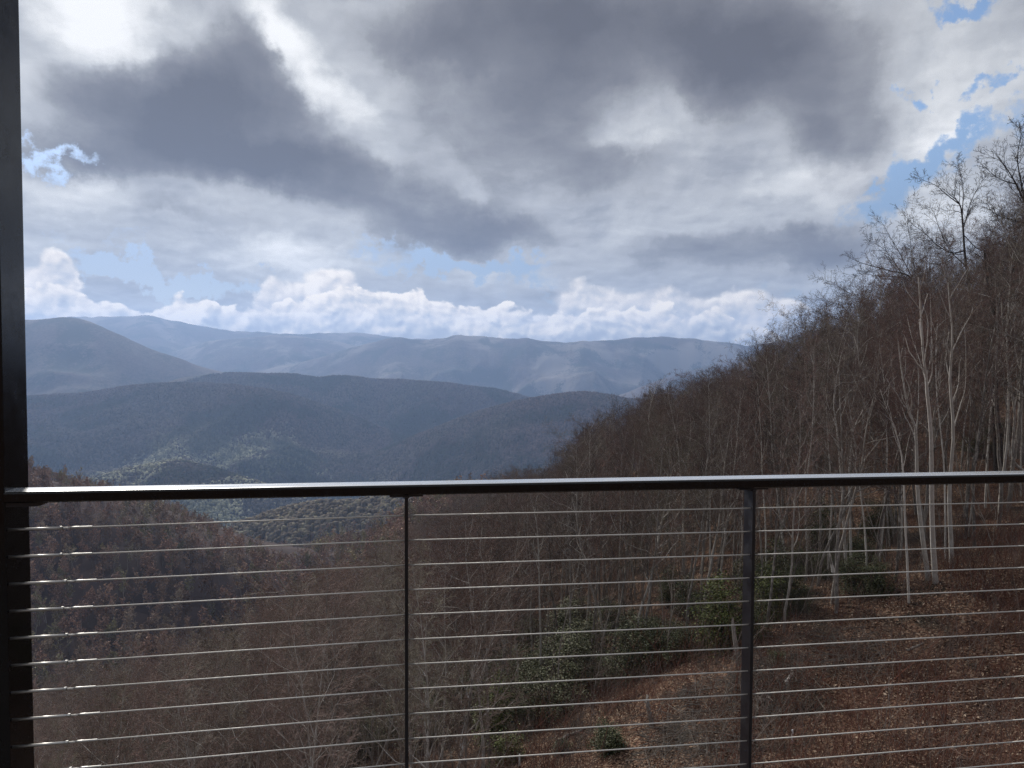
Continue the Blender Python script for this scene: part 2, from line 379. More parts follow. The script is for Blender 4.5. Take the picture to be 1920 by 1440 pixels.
def height(x, y):
    """ground height above the balcony floor"""
    x = np.asarray(x, float); y = np.asarray(y, float)
    r = np.hypot(x, y); ys = np.maximum(y, 0.3 * r + 1e-6); t = np.clip(x / ys, -2.2, 2.2)
    far = FLOOR + 45 * noise2(x / 900, y / 900, 3, 4)
    for rd in RIDGES:
        far = smax(far, ridge_h(rd, t, r, x, y), 30.0)
    far = np.where(y < 0.3 * r, np.minimum(far, -200), far)
    m = r < 1500
    near = np.full(x.shape, -9999.0)
    if m.any():
        xs, yv = x[m], y[m]
        nh = near_h(xs, yv)
        nh = nh + 0.22 * noise2(xs / 5.0, yv / 5.0, 21, 4) * np.clip(r[m] / 12, 0, 1) + 2.2 * noise2(xs / 60.0, yv / 60.0, 22, 4) * np.clip((r[m] - 50) / 120, 0, 1)
        nh = nh - np.clip((r[m] - 700) / 500, 0, None) ** 2 * 400
        near[m] = nh
    w = np.clip((r - 250) / 500, 0, 1)
    return np.where(m, smax(near, far - (1 - w) * 350, 14.0), far) + CAMZ
def heightS(x, y): return float(grid_look(np.array([x]), np.array([y]))[0][0])
def build_ground():
    a_in = np.arange(-42, 42.001, 0.09); a_out = np.concatenate([np.arange(-180, -42, 2.0), a_in, np.arange(42.5, 180, 2.0)])
    ang = np.radians(a_out)
    rr = np.concatenate([np.linspace(1.5, 60, 118), np.geomspace(60, 1200, 190)[1:], np.geomspace(1200, 10500, 345)[1:], np.geomspace(10500, 12500, 14)[1:]])
    A, Rr = np.meshgrid(ang, rr)
    x = np.sin(A) * Rr; y = np.cos(A) * Rr
    z = height(x, y)
    n, k = x.shape
    global GRID
    GRID = (ang, rr, z, np.maximum.accumulate((z - CAMZ) / Rr, axis=0))
    v = np.stack([x, y, z], 2).reshape(-1, 3)
    v = np.concatenate([v, [[0, 0, heightS(0, 0)]]])
    i = np.arange(n - 1)[:, None] * k; j = np.arange(k)[None, :]; j2 = (j + 1) % k
    f = np.stack([i + j, i + k + j, i + k + j2, i + j2], 2).reshape(-1, 4)
    me = mesh_np('ground', v, f, True)
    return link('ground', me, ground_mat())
def bud_and_sun(t, flat):
    """pale bud colour that also paints in sunlit patches: the low country ahead and to the left"""
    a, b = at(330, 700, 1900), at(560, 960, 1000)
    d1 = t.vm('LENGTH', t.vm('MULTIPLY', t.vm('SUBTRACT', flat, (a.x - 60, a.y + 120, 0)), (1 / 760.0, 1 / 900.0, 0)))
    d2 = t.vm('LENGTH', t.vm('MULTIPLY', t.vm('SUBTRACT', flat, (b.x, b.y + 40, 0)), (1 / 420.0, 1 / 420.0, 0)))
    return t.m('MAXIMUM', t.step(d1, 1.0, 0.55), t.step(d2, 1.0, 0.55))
def ground_mat():
    mt, t, b = material('forest_ground', 0.95, 0.05)
    pos = t.node('ShaderNodeNewGeometry').outputs['Position']
    px, py, pz_ = t.xyz(pos)
    flat = t.vec(px, py, 0.0)
    dist = t.vm('LENGTH', flat)
    # wooded slopes: crown by crown variation of bare grey-brown, purplish, pale bud green with painted sun patches and evergreen
    cell = t.voro(flat, 1 / 9.0, out='Color', dims='2D')
    cd = t.voro(flat, 1 / 9.0, dims='2D')
    c1, c2, c3 = t.xyz(cell)
    patch = t.noise(flat, 1 / 420.0, 6, 0.6, 0.4, dims='2D')
    patch2 = t.noise(t.vm('ADD', flat, (5000, 900, 0)), 1 / 260.0, 6, 0.62, 0.3, dims='2D')
    bare = t.ramp(c1, [(0.0, (0.035, 0.030, 0.028)), (0.5, (0.062, 0.052, 0.046)), (1.0, (0.105, 0.088, 0.076))])
    bare = t.mix(t.step(patch, 0.42, 0.62), bare, t.ramp(c2, [(0.0, (0.045, 0.034, 0.036)), (1.0, (0.10, 0.075, 0.072))]))
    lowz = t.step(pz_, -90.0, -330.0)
    greens = t.mul(t.step(t.add(patch2, t.mul(t.sub(c2, 0.5), 0.16)), 0.45, 0.58), t.mul(lowz, bud_and_sun(t, flat)))
    bare = t.mix(greens, bare, t.ramp(c3, [(0.0, (0.07, 0.075, 0.05)), (0.6, (0.20, 0.20, 0.135)), (1.0, (0.38, 0.37, 0.25))]))  # pale bud tones, lightened to stand for sun on the slopes
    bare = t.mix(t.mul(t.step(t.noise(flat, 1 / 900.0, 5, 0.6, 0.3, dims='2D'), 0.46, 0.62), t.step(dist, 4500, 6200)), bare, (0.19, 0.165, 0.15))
    ever = t.mul(t.step(t.add(t.noise(t.vm('ADD', flat, (900, 7000, 0)), 1 / 340.0, 5, 0.6, 0.3, dims='2D'), t.mul(t.sub(c3, 0.5), 0.12)), 0.52, 0.60), t.step(dist, 1300, 2000, 0.0, 0.8))
    bare = t.mix(ever, bare, (0.022, 0.030, 0.022))
    # leaf litter close by
    lv = t.voro(flat, 15.0, out='Color', dims='2D'); l1, l2, l3 = t.xyz(lv)
    lit = t.ramp(l1, [(0.0, (0.034, 0.021, 0.016)), (0.35, (0.08, 0.047, 0.034)), (0.62, (0.14, 0.080, 0.056)), (0.86, (0.20, 0.13, 0.09)), (0.95, (0.28, 0.205, 0.15)), (1.0, (0.36, 0.28, 0.21))])
    mott = t.noise(flat, 0.55, 6, 0.65, 0.3, dims='2D')
    lit = t.mix(t.step(mott, 0.46, 0.66), lit, t.ramp(l2, [(0.0, (0.014, 0.011, 0.009)), (0.7, (0.045, 0.034, 0.027)), (1.0, (0.12, 0.10, 0.08))]))
    lit = t.mix(t.mul(t.step(t.noise(flat, 0.16, 4, 0.6, dims='2D'), 0.5, 0.6), 0.5), lit, (0.05, 0.018, 0.012))
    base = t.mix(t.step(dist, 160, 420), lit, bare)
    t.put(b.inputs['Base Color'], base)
    hgt = t.add(t.mul(t.sub(1.0, t.mul(cd, 0.11)), t.step(dist, 200, 500, 0.0, 6.0)), t.mul(t.add(l3, t.noise(flat, 7.0, 4, 0.6, dims='2D')), t.step(dist, 160, 60, 0.0, 0.05)))
    bp = t.node('ShaderNodeBump'); bp.inputs['Strength'].default_value = 0.9; bp.inputs['Distance'].default_value = 1.0
    t.put(bp.inputs['Height'], hgt); t.put(b.inputs['Normal'], bp.outputs[0])
    return mt
def grid_look(x, y):
    """ground height from the sheet itself, and the highest elevation (tangent) met on the way there"""
    ang, rr, z, mx = GRID
    d = np.hypot(x, y); a = np.arctan2(x, y)
    ia = np.clip(np.searchsorted(ang, a) - 1, 0, len(ang) - 2); ir = np.clip(np.searchsorted(rr, d) - 1, 0, len(rr) - 2)
    fa = (a - ang[ia]) / (ang[ia + 1] - ang[ia]); fr = (d - rr[ir]) / (rr[ir + 1] - rr[ir])
    zz = (z[ir, ia] * (1 - fa) + z[ir, ia + 1] * fa) * (1 - fr) + (z[ir + 1, ia] * (1 - fa) + z[ir + 1, ia + 1] * fa) * fr
    return zz, mx[np.maximum(ir - 1, 0), ia]
ground = build_ground(); tag(ground, kind='structure')

# ------------------------------------------------------------------ the air between the ridges
HAZE_TOP = 720.0
def build_haze():
    bm = bmesh.new(); bm_box(bm, (-12800, -12800, -900), (12800, 12800, HAZE_TOP))
    me = bm_mesh('haze', bm)
    mt = bpy.data.materials.new('haze_air'); mt.use_nodes = True; nt = mt.node_tree; nt.nodes.clear(); t = T(nt)
    out = t.node('ShaderNodeOutputMaterial'); v = t.node('ShaderNodeVolumePrincipled')
    v.inputs['Color'].default_value = (0.43, 0.62, 1.0, 1); v.inputs['Density'].default_value = HAZE_D; v.inputs['Anisotropy'].default_value = 0.3
    t.L.new(v.outputs[0], out.inputs['Volume'])
    o = link('haze', me, mt); tag(o, kind='stuff'); o.display_type = 'WIRE'
    return o
HAZE_D = 8.8e-5
build_haze()
# ------------------------------------------------------------------ balcony railing with steel cables
def steel_mat(name, col, rough, metal=1.0, spots=False):
    mt, t, b = material(name, rough, 0.5)
    tc = t.node('ShaderNodeTexCoord').outputs['Object']
    b.inputs['Metallic'].default_value = metal
    n = t.noise(tc, 60, 4, 0.6)
    t.put(b.inputs['Roughness'], t.step(n, 0.3, 0.7, rough * 0.8, rough * 1.25))
    c = t.mix(t.mul(t.step(t.noise(tc, 25, 5, 0.6), 0.45, 0.75), 0.35), col, tuple(x * 0.6 for x in col))
    t.put(b.inputs['Base Color'], c)
    return mt
def paint_mat(name, col, rough):
    mt, t, b = material(name, rough, 0.5)
    tc = t.node('ShaderNodeTexCoord').outputs['Object']
    st = t.vm('MULTIPLY', tc, (9, 9, 1.2))
    n = t.noise(st, 6, 6, 0.6)
    c = t.mix(t.mul(t.step(n, 0.5, 0.8), 0.5), col, tuple(min(1, x * 2.2 + 0.004) for x in col))
    t.put(b.inputs['Base Color'], c)
    t.put(b.inputs['Roughness'], t.step(t.noise(tc, 14, 5, 0.6), 0.3, 0.75, rough * 0.75, rough * 1.5))
    return mt
M_PAINT = paint_mat('black_paint', (0.009, 0.008, 0.011), 0.36)
M_COLUMN = paint_mat('black_paint_column', (0.003, 0.0028, 0.004), 0.2)
M_COLUMN.node_tree.nodes['Principled BSDF'].inputs['Specular IOR Level'].default_value = 0.35
M_RAIL = paint_mat('black_paint_rail', (0.004, 0.0038, 0.005), 0.2)
M_RAIL.node_tree.nodes['Principled BSDF'].inputs['Specular IOR Level'].default_value = 0.35
M_STEEL = steel_mat('brushed_steel', (0.46, 0.45, 0.435), 0.42)
M_CABLE = steel_mat('cable_steel', (0.56, 0.545, 0.52), 0.6, 0.2)
def sky_sheen_mat():  # pale metallic top: bright sky reflection put into the colour
    mt, t, b = material('rail_top_sky_sheen', 0.2, 0.6); b.inputs['Metallic'].default_value = 0.75
    tc = t.node('ShaderNodeTexCoord').outputs['Object']
    n = t.noise(t.vm('MULTIPLY', tc, (1.0, 30, 1)), 3.0, 6, 0.6); s = t.step(t.noise(tc, 90, 3, 0.6), 0.66, 0.72)
    c = t.mix(t.step(n, 0.35, 0.7), (0.78, 0.79, 0.80), (0.64, 0.65, 0.67)); t.put(b.inputs['Base Color'], t.mix(t.mul(s, 0.6), c, (0.08, 0.08, 0.08)))
    t.put(b.inputs['Roughness'], t.step(n, 0.3, 0.7, 0.16, 0.28)); return mt
M_TOP = sky_sheen_mat()
A2 = Vector((-1.420, 2.10)); B2 = Vector((1.880, 2.607))
U2 = (B2 - A2).normalized(); N2 = Vector((-U2.y, U2.x))     # N2 points away from the camera
RAILM = Matrix(((U2.x, N2.x, 0, A2.x), (U2.y, N2.y, 0, A2.y), (0, 0, 1, 0), (0, 0, 0, 1)))   # rail space: x along, y outwards, z up
RINV = RAILM.inverted()
def rail_x(px, yo=0.0):
    """distance along the railing where photo column px crosses the plane yo behind the cables"""
    t = (px - 960) / F
    p = A2 + N2 * yo
    return (t * p.y - p.x) / (U2.x - t * U2.y)
H = CAMZ
X_COL = rail_x(3, -0.015) - 0.000                # right face of the corner column
X_MID = rail_x(761.5, 0.015); X_RGT = rail_x(1409, 0.02); X_END = 4.6; X_LAST = X_RGT + (X_RGT - X_MID)
def row_z(px, py, yo=0.0):
    """height of the point on the railing plane yo that the photo shows at (px, py)"""
    p = A2 + U2 * rail_x(px, yo) + N2 * yo
    return at(px, py, p.y).z
RT0, RT1 = row_z(52, 914.0, 0.049), row_z(1918, 882.6, 0.049); RX0, RX1 = rail_x(52, 0.049), rail_x(1918, 0.049)
def rail_top(x): return RT0 + (RT1 - RT0) * (x - RX0) / (RX1 - RX0)
railing = empty('cable_railing', (A2.x, A2.y, 0), math.atan2(U2.y, U2.x))
tag(railing, 'black metal balcony railing with thin horizontal steel cables', 'railing')
# top rail
bm = bmesh.new()
prof = [(-0.021, -0.034), (-0.021, 0.0), (0.051, 0.0), (0.051, -0.034)]
prof = [(-0.021, -0.030), (-0.021, -0.007), (-0.0195, -0.0035), (-0.016, -0.0012), (-0.011, 0.0), (0.047, 0.0), (0.051, -0.004), (0.051, -0.034), (-0.017, -0.034)]
ra = [bm.verts.new((X_COL + 0.0005, y, rail_top(X_COL) + z)) for y, z in prof]
rb = [bm.verts.new((X_END, y, rail_top(X_END) + z)) for y, z in prof]
for k in range(len(prof)):
    bm.faces.new((ra[k], ra[(k + 1) % len(prof)], rb[(k + 1) % len(prof)], rb[k]))
bm.faces.new(ra[::-1]); bm.faces.new(rb)
tr_ = link('top_rail', bm_mesh('top_rail', bm), M_RAIL, railing)
tr_.data.materials.append(M_TOP)
for p in tr_.data.polygons:
    if p.normal.z > 0.93: p.material_index = 1  # upward faces take the painted sky sheen
for xp in (X_MID, X_RGT, X_LAST):
    top = rail_top(xp) - 0.0345
    bm = bmesh.new(); bm_box(bm, (xp - 0.0055, -0.0155, -0.32), (xp + 0.0055, 0.0495, top - 0.0065))
    post = link('post', bm_mesh('post', bm, 0.0012, 2), M_PAINT, railing)
    bm = bmesh.new(); bm_box(bm, (xp - 0.053, -0.0125, top - 0.006), (xp + 0.053, 0.047, top))
    link('mounting_plate', bm_mesh('mounting_plate', bm, 0.001, 1), M_PAINT, post)
    bm = bmesh.new()
    for sx in (-1, 1):
        w = [bm.verts.new((xp + sx * a, y, top - 0.0065 - b)) for y in (-0.010, 0.045) for a, b in ((0.0058, 0.0), (0.0058, 0.006), (0.0118, 0.0))]
        bm.faces.new(w[:3]); bm.faces.new(w[3:]); bm.faces.new((w[0], w[1], w[4], w[3])); bm.faces.new((w[1], w[2], w[5], w[4])); bm.faces.new((w[2], w[0], w[3], w[5]))
    link('weld', bm_mesh('weld', bm), M_PAINT, post)
# fillet where the rail meets the column
bm = bmesh.new()
z0 = rail_top(X_COL) - 0.0345
xb = X_COL
pts = [(0.0006, 0.0), (0.120, 0.0), (0.104, -0.004), (0.097, -0.010), (0.092, -0.011), (0.078, -0.012), (0.0006, -0.013)]
f1 = [bm.verts.new((xb + a, -0.012, z0 + c)) for a, c in pts]; f2 = [bm.verts.new((xb + a, 0.045, z0 + c)) for a, c in pts]
bm.faces.new(f1); bm.faces.new(f2[::-1])
for k in range(len(pts)): bm.faces.new((f1[k], f2[k], f2[(k + 1) % len(pts)], f1[(k + 1) % len(pts)]))
link('end_bracket', bm_mesh('end_bracket', bm), M_PAINT, railing)
# cables
NC = 13
def cable_z(i):
    zl = row_z(55, 992 + 50.6 * i); zm = row_z(762, 966.5 + 46.5 * i); zr = row_z(1408, 953 + 43.65 * i); ze = row_z(1919, 942 + 40.85 * i)
    xl, xe = rail_x(55), rail_x(1919); zc = zl - (zm - zl) / (X_MID - xl) * (xl - X_COL)
    return [(X_COL - 0.004, zc), (X_MID, zm), (X_RGT, zr), (xe, ze), (X_END, ze + (ze - zr) * (X_END - xe) / (xe - X_RGT) * 0.6)]
for i in range(NC):
    st = cable_z(i)
    x0, z0 = st[0]; x1, z1 = st[1]
    sl = (z1 - z0) / (x1 - x0)
    def on(x): return (x, 0.0, z0 + sl * (x - x0))
    jit = random.uniform(-0.006, 0.012)
    xr = rail_x(107) + jit + 0.0012 * i; xs = rail_x(127) + jit * 1.2 + 0.0012 * i; xe = rail_x(169) + jit * 1.2 + 0.0012 * i
    bm = bmesh.new()
    for (xa, za), (xc, zc) in zip([on(xe - 0.01)[::2]] + st[1:-1], st[1:]):
        d = math.hypot(xc - xa, zc - za)
        lathe_x(bm, (xa, 0, za), (xc, 0, zc), [(0, 0.0021), (d, 0.0021)], 10)
    cab = link('cable', bm_mesh('cable', bm, smooth=True), M_CABLE, railing)
    bm = bmesh.new(); d = xr - x0
    lathe_x(bm, on(x0), on(xr), [(0, 0.0042), (d * 0.55, 0.0042), (d * 0.56, 0.0046), (d * 0.62, 0.0046), (d * 0.63, 0.0042), (d, 0.0042)], 12)
    link('turnbuckle', bm_mesh('turnbuckle', bm, smooth=True), M_STEEL, cab)
    bm = bmesh.new(); lathe_x(bm, on(xr + 0.0004), on(xs), [(0, 0.0064), (0.007, 0.0064)], 6)
    link('lock_nut', bm_mesh('lock_nut', bm, 0.0006, 1), M_STEEL, cab)
    bm = bmesh.new(); lathe_x(bm, on(xr + 0.0078), on(xs), [(0, 0.0028), (xs - xr - 0.0082, 0.0028)], 10)
    link('threaded_rod', bm_mesh('threaded_rod', bm, smooth=True), M_CABLE, cab)
    bm = bmesh.new(); d = xe - xs
    lathe_x(bm, on(xs), on(xe), [(0, 0.0030), (0.006, 0.0040), (d * 0.34, 0.0043), (d * 0.36, 0.0038), (d * 0.97, 0.0037), (d, 0.0028)], 12)
    link('crimp_sleeve', bm_mesh('crimp_sleeve', bm, smooth=True), M_STEEL, cab)
# corner column up to the roof
col_e = empty('steel_column', (A2.x, A2.y, 0), math.atan2(U2.y, U2.x)); tag(col_e, 'thick black square steel column where the railing ends', 'column')
bm = bmesh.new(); bm_box(bm, (X_COL - 0.1501, -0.0155, -0.32), (X_COL, 0.125, 3.2))
link('shaft', bm_mesh('shaft', bm, 0.006, 3), M_COLUMN, col_e)
# balcony floor under the camera
def floor_mat():
    mt, t, b = material('deck_boards', 0.75, 0.3)
    p = t.node('ShaderNodeTexCoord').outputs['Object']
    x, y, z = t.xyz(p)
    fr = t.m('FRACT', t.mul(y, 1 / 0.14)); gap = t.step(fr, 0.0, 0.05)
    c = t.mix(t.noise(t.vm('MULTIPLY', p, (1.5, 30, 1)), 2, 6, 0.6), (0.05, 0.045, 0.04), (0.12, 0.11, 0.1))
    t.put(b.inputs['Base Color'], t.mix(gap, (0.01, 0.01, 0.01), c)); return mt
bm = bmesh.new(); bm_box(bm, (-3.0, -3.6, -0.35), (6.0, -0.017, -0.10))
fl = link('balcony_floor', bm_mesh('balcony_floor', bm, 0.004, 1), floor_mat())
fl.matrix_world = RAILM; tag(fl, kind='structure')
# ------------------------------------------------------------------ bare trees
def bark_mat(name, dark, light, mott=0.5, rough=0.9):
    mt, t, b = material(name, rough, 0.1)
    tc = t.node('ShaderNodeTexCoord').outputs['Object']
    oi = t.node('ShaderNodeObjectInfo').outputs['Random']
    base = t.mix(oi, dark, light)
    n = t.noise(t.vm('MULTIPLY', tc, (4, 4, 1.6)), 1.6, 5, 0.65)
    c = t.mix(t.mul(t.step(n, 0.48, 0.66), mott), base, tuple(min(0.6, x * 1.9) for x in light))
    c = t.mix(t.mul(t.step(t.noise(t.vm('MULTIPLY', tc, (6, 6, 2)), 2.3, 4, 0.6), 0.56, 0.7), 0.6), c, tuple(x * 0.45 for x in dark))
    t.put(b.inputs['Base Color'], c); return mt
def twig_mat(name, ramp, rough=0.85):
    mt, t, b = material(name, rough, 0.15)
    oi = t.node('ShaderNodeObjectInfo').outputs['Random']
    tc = t.node('ShaderNodeTexCoord').outputs['Object']
    c = t.ramp(oi, ramp)
    n = t.noise(tc, 0.9, 3, 0.6)
    c = t.mix(t.mul(t.step(n, 0.5, 0.75), 0.35), c, (0.17, 0.15, 0.13))
    t.put(b.inputs['Base Color'], c); return mt
M_BARK = bark_mat('grey_bark', (0.085, 0.075, 0.068), (0.32, 0.295, 0.27))
M_DARKBARK = bark_mat('dark_bark', (0.030, 0.026, 0.024), (0.060, 0.052, 0.048), 0.3)
M_PALE = bark_mat('pale_mottled_bark', (0.40, 0.375, 0.345), (0.50, 0.47, 0.435), 0.5)
M_TWIG = twig_mat('brown_twigs', [(0.0, (0.048, 0.038, 0.034)), (0.16, (0.095, 0.064, 0.056)), (0.32, (0.140, 0.084, 0.074)), (0.46, (0.070, 0.056, 0.048)), (0.6, (0.155, 0.104, 0.096)), (0.72, (0.110, 0.070, 0.058)), (0.86, (0.165, 0.142, 0.126)), (1.0, (0.105, 0.096, 0.072))])
M_DARKTWIG = twig_mat('dark_twigs', [(0.0, (0.035, 0.028, 0.026)), (1.0, (0.06, 0.048, 0.044))])

def rot_from(d, ang, az):
    u = d.orthogonal().normalized(); w = d.cross(u)
    s = u * math.cos(az) + w * math.sin(az)
    return (d * math.cos(ang) + s * math.sin(ang)).normalized()
def smooth_path(pts, n):
    """Catmull-Rom resample of a polyline"""
    P = [Vector(p) for p in pts]; P = [P[0] * 2 - P[1]] + P + [P[-1] * 2 - P[-2]]; out = []
    m = len(P) - 3
    for i in range(n + 1):
        u = min(i / n * m, m - 1e-6); k = int(u); f = u - k; a, b, c, d = P[k:k + 4]
        out.append(0.5 * ((2 * b) + (c - a) * f + (2 * a - 5 * b + 4 * c - d) * f * f + (3 * b - a - 3 * c + d) * f ** 3))
    return out
class Tree:
    """branching skeleton; segs[level] collects (p0, p1, r0, r1)"""
    def __init__(s, seed, rmin=0.0045):
        s.r = random.Random(seed); s.segs = {0: [], 1: [], 2: [], 3: [], 4: []}; s.rmin = rmin
    def guided(s, pts, r0, r1, lvl, spec, n=14, pw=0.85):
        s.limb(None, None, 0, r0, r1, lvl, n, 0, 0, spec, None, smooth_path(pts, n), pw)
    def limb(s, p, d, L, r0, r1, lvl, n, crook, up, spec, wander=None, path=None, pw=0.85):
        """walk a limb and grow its side shoots; spec[lvl] = (count, from, angle lo, hi, len lo, hi)"""
        R_ = s.r; dirs = []
        if path is not None:
            pts = path; L = sum((b - a).length for a, b in zip(pts, pts[1:])); dirs = [(b - a).normalized() for a, b in zip(pts, pts[1:])]
        else:
            p = Vector(p); d = Vector(d).normalized(); pts = [p.copy()]
        step = L / n
        for k in range(n if path is None else 0):
            j = Vector((R_.gauss(0, 1), R_.gauss(0, 1), R_.gauss(0, 1))) * crook
            d = (d + j + Vector((0, 0, up))).normalized()
            if wander is not None: d = (d + wander * 0.06).normalized()
            p = p + d * step; pts.append(p.copy()); dirs.append(d.copy())
        rad = [r0 + (r1 - r0) * (k / n) ** pw for k in range(n + 1)]
        for k in range(n):
            s.segs[lvl].append((*pts[k], *(pts[k + 1] + dirs[k] * min(0.02, rad[k] * 0.3)), max(rad[k], s.rmin), max(rad[k + 1], s.rmin)))
        if lvl + 1 in spec:
            cnt, fr, a0, a1, l0, l1 = spec[lvl + 1]
            cnt = max(1, int(round(cnt * R_.uniform(0.75, 1.25)))); az = R_.uniform(0, 6.28)
            for c in range(cnt):
                tt = fr + (1 - fr) * ((c + R_.random()) / cnt); tt = min(tt, 0.995)
                k = min(int(tt * n), n - 1); f = tt * n - k
                q = pts[k].lerp(pts[k + 1], f); rr = rad[k] + (rad[k + 1] - rad[k]) * f
                az += 2.4 + R_.uniform(-0.5, 0.5)
                dd = rot_from(dirs[k], R(R_.uniform(a0, a1)) , az)
                LL = L * R_.uniform(l0, l1) * (1.0 - 0.45 * (tt - fr) / max(1e-3, 1 - fr)) if lvl == 0 else L * R_.uniform(l0, l1) * (1.0 - 0.35 * tt)
                cr = min(rr * 0.72, 0.013 * LL + 0.0035) if lvl else min(rr * 0.6, 0.0125 * LL + 0.004)
                nn = {1: 7, 2: 4, 3: 3, 4: 2}[lvl + 1]
                s.limb(q, dd, LL, cr, max(s.rmin, cr * 0.3), lvl + 1, nn, {1: 0.13, 2: 0.17, 3: 0.16, 4: 0.12}[lvl + 1] * s.ck, {1: 0.07, 2: 0.05, 3: 0.04, 4: 0.02}[lvl + 1] * s.upk, spec)
    ck = 1.0; upk = 1.0
def tree_meshes(name, tr, sides=(6, 5, 3, 3, 3), split=1):
    out = []
    for lv in (range(0, split + 1), range(split + 1, 5)):
        V, Fc, o = [], [], 0
        vs_, fs_ = [], []
        tri_v, tri_f, off = [], [], 0
        for l in lv:
            if not tr.segs[l]: continue
            v, f = tubes(tr.segs[l], sides[l]); tri_v.append(v); tri_f.append(f + off); off += len(v)
        if not tri_v: out.append(None); continue
        out.append(mesh_np(name, np.concatenate(tri_v), np.concatenate(tri_f), True))
    return out
def straight_tree(seed, h=16.0, r=0.12, start=0.42, crown=0.34, n1=15, n2=8, n3=7, n4=4, crook=0.045, ang=(30, 58), lean=(0, 0), wind=None, rmin=0.0045, ck=1.0, upk=1.0):
    tr = Tree(seed, rmin); tr.ck = ck; tr.upk = upk
    spec = {1: (n1, start, ang[0], ang[1], crown * 0.6, crown * 1.1), 2: (n2, 0.18, 28, 60, 0.28, 0.55), 3: (n3, 0.12, 25, 60, 0.25, 0.55), 4: (n4, 0.1, 25, 60, 0.3, 0.65)}
    if n4 == 0: spec.pop(4)
    if n3 == 0: spec.pop(3)
    tr.limb((0, 0, -0.5), (lean[0], lean[1], 1), h * 0.95 + 0.5, r, max(0.008, r * 0.10), 0, 16, crook, 0.03, spec, wind)
    return tr
VARS = []
vs_par = [dict(h=17, r=.13, start=.40, crown=.30), dict(h=15, r=.10, start=.32, crown=.30, n1=17), dict(h=18, r=.15, start=.45, crown=.34, crook=.06), dict(h=14, r=.085, start=.28, crown=.26, ang=(18, 40), upk=1.6),
          dict(h=16, r=.12, start=.35, crown=.36, ang=(40, 72), ck=1.35), dict(h=13, r=.075, start=.30, crown=.28, ang=(18, 38), n1=13, upk=1.8), dict(h=17, r=.14, start=.38, crown=.40, ang=(35, 70), crook=.09, ck=1.6), dict(h=15, r=.095, start=.36, crown=.27, ang=(20, 44), upk=1.4)]
def tree_kind(seed, par):
    tr = straight_tree(seed, **par); zs = max(s[5] for l in tr.segs.values() for s in l)
    return tree_meshes('bare_tree', tr) + [zs]
for k, par in enumerate(vs_par): VARS.append(tree_kind(100 + k, par))

# ------------------------------------------------------------------ where trees may stand
SKY_X = [-400, 0, 55, 190, 330, 430, 530, 600, 680, 760, 850, 950, 1040, 1060, 1100, 1130, 1200, 1260, 1330, 1400, 1470, 1530, 1580, 1640, 1700, 1760, 1820, 1880, 1920, 2000, 2300]
SKY_Y = [800, 845, 868, 905, 945, 990, 1040, 1010, 975, 935, 893, 880, 868, 838, 805, 775, 735, 712, 692, 660, 640, 612, 590, 556, 532, 505, 475, 430, 395, 345, 300]
NEAR_X = [-400, 60, 200, 330, 420, 500, 560, 640, 700, 760, 850, 950, 1040, 1100, 2300]
NEAR_Y = [1380, 1330, 1240, 1200, 1150, 1090, 1075, 1040, 1020, 1005, 960, 905, 850, 300, 300]
CLEAR_X = [-400, 860, 940, 1000, 1100, 1200, 1300, 1400, 1500, 1600, 1700, 1800, 1920, 2300]
CLEAR_Y = [3000, 3000, 1430, 1370, 1315, 1275, 1228, 1205, 1180, 1150, 1105, 1075, 1015, 900]
CMI = CM.inverted()
def project(x, y, z):
    c = CMI @ (Vector((x, y, z)) - Vector((0, 0, CAMZ)))
    return 960 + F * c.x / -c.z, 720 - F * c.y / -c.z
def ground_hit(px, py, d0=12.0, d1=500.0):
    ds = np.geomspace(d0, d1, 700); pts = np.array([at(px, py, d) for d in ds])
    g = height(pts[:, 0], pts[:, 1]); k = np.argmax(pts[:, 2] <= g)
    return Vector((pts[k, 0], pts[k, 1], g[k]))
def grid_pts(step, r0, r1, half=0.80, seed=3):
    g = np.random.default_rng(seed); n = int(r1 / step) + 1
    X, Y = np.meshgrid(np.arange(-n, n + 1) * step, np.arange(0, n + 1) * step)
    X = X + g.uniform(-.46, .46, X.shape) * step; Y = Y + g.uniform(-.46, .46, Y.shape) * step
    r = np.hypot(X, Y); m = (r > r0) & (r < r1) & (np.abs(X) < Y * half + 6)
    return X[m], Y[m]
def visible(x, y, z, top):
    """is the top of something at x,y above the ground line in front of it"""
    return (z + top - CAMZ) / np.hypot(x, y) > grid_look(x, y)[1] - 0.004
rf = random.Random(11)
trees = []; far_trees = []
Xa, Ya = grid_pts(3.3, 15, 120); Xb, Yb = grid_pts(4.3, 120, 270, 0.8, 4); X = np.concatenate([Xa, Xb]); Y = np.concatenate([Ya, Yb]); Z = height(X, Y); vis = visible(X, Y, Z, 15.0)
for x, y, z, ok in zip(X, Y, Z, vis):
    if not ok: continue
    bx, by = project(x, y, z)
    if bx < -120 or bx > 2080: continue
    if by > np.interp(bx, CLEAR_X, CLEAR_Y): continue
    d = math.hypot(x, y)
    k = rf.randrange(len(VARS)); sc = rf.uniform(0.85, 1.2) * (1 + 0.3 * min(1, max(0, (bx - 1450) / 200)) * (d > 50))
    lim = np.interp(bx, SKY_X, SKY_Y) + (rf.uniform(-34, 18) if bx > 1400 else rf.uniform(-8, 24))
    if bx > 1470 and d > 48 and rf.random() < 0.3: lim -= rf.uniform(25, 85)
    if d < 135: lim = max(lim, np.interp(bx, NEAR_X, NEAR_Y) + rf.uniform(-12, 60))
    tx, ty = project(x, y, z + VARS[k][2] * sc)
    if ty < lim:
        sc *= (by - lim) / max(1.0, by - ty)
    if sc < 0.36 or by < lim: continue
    trees.append((d, x, y, z, k, sc, rf.uniform(0, 6.28), bx, by))
trees.sort()
N_IND = 285
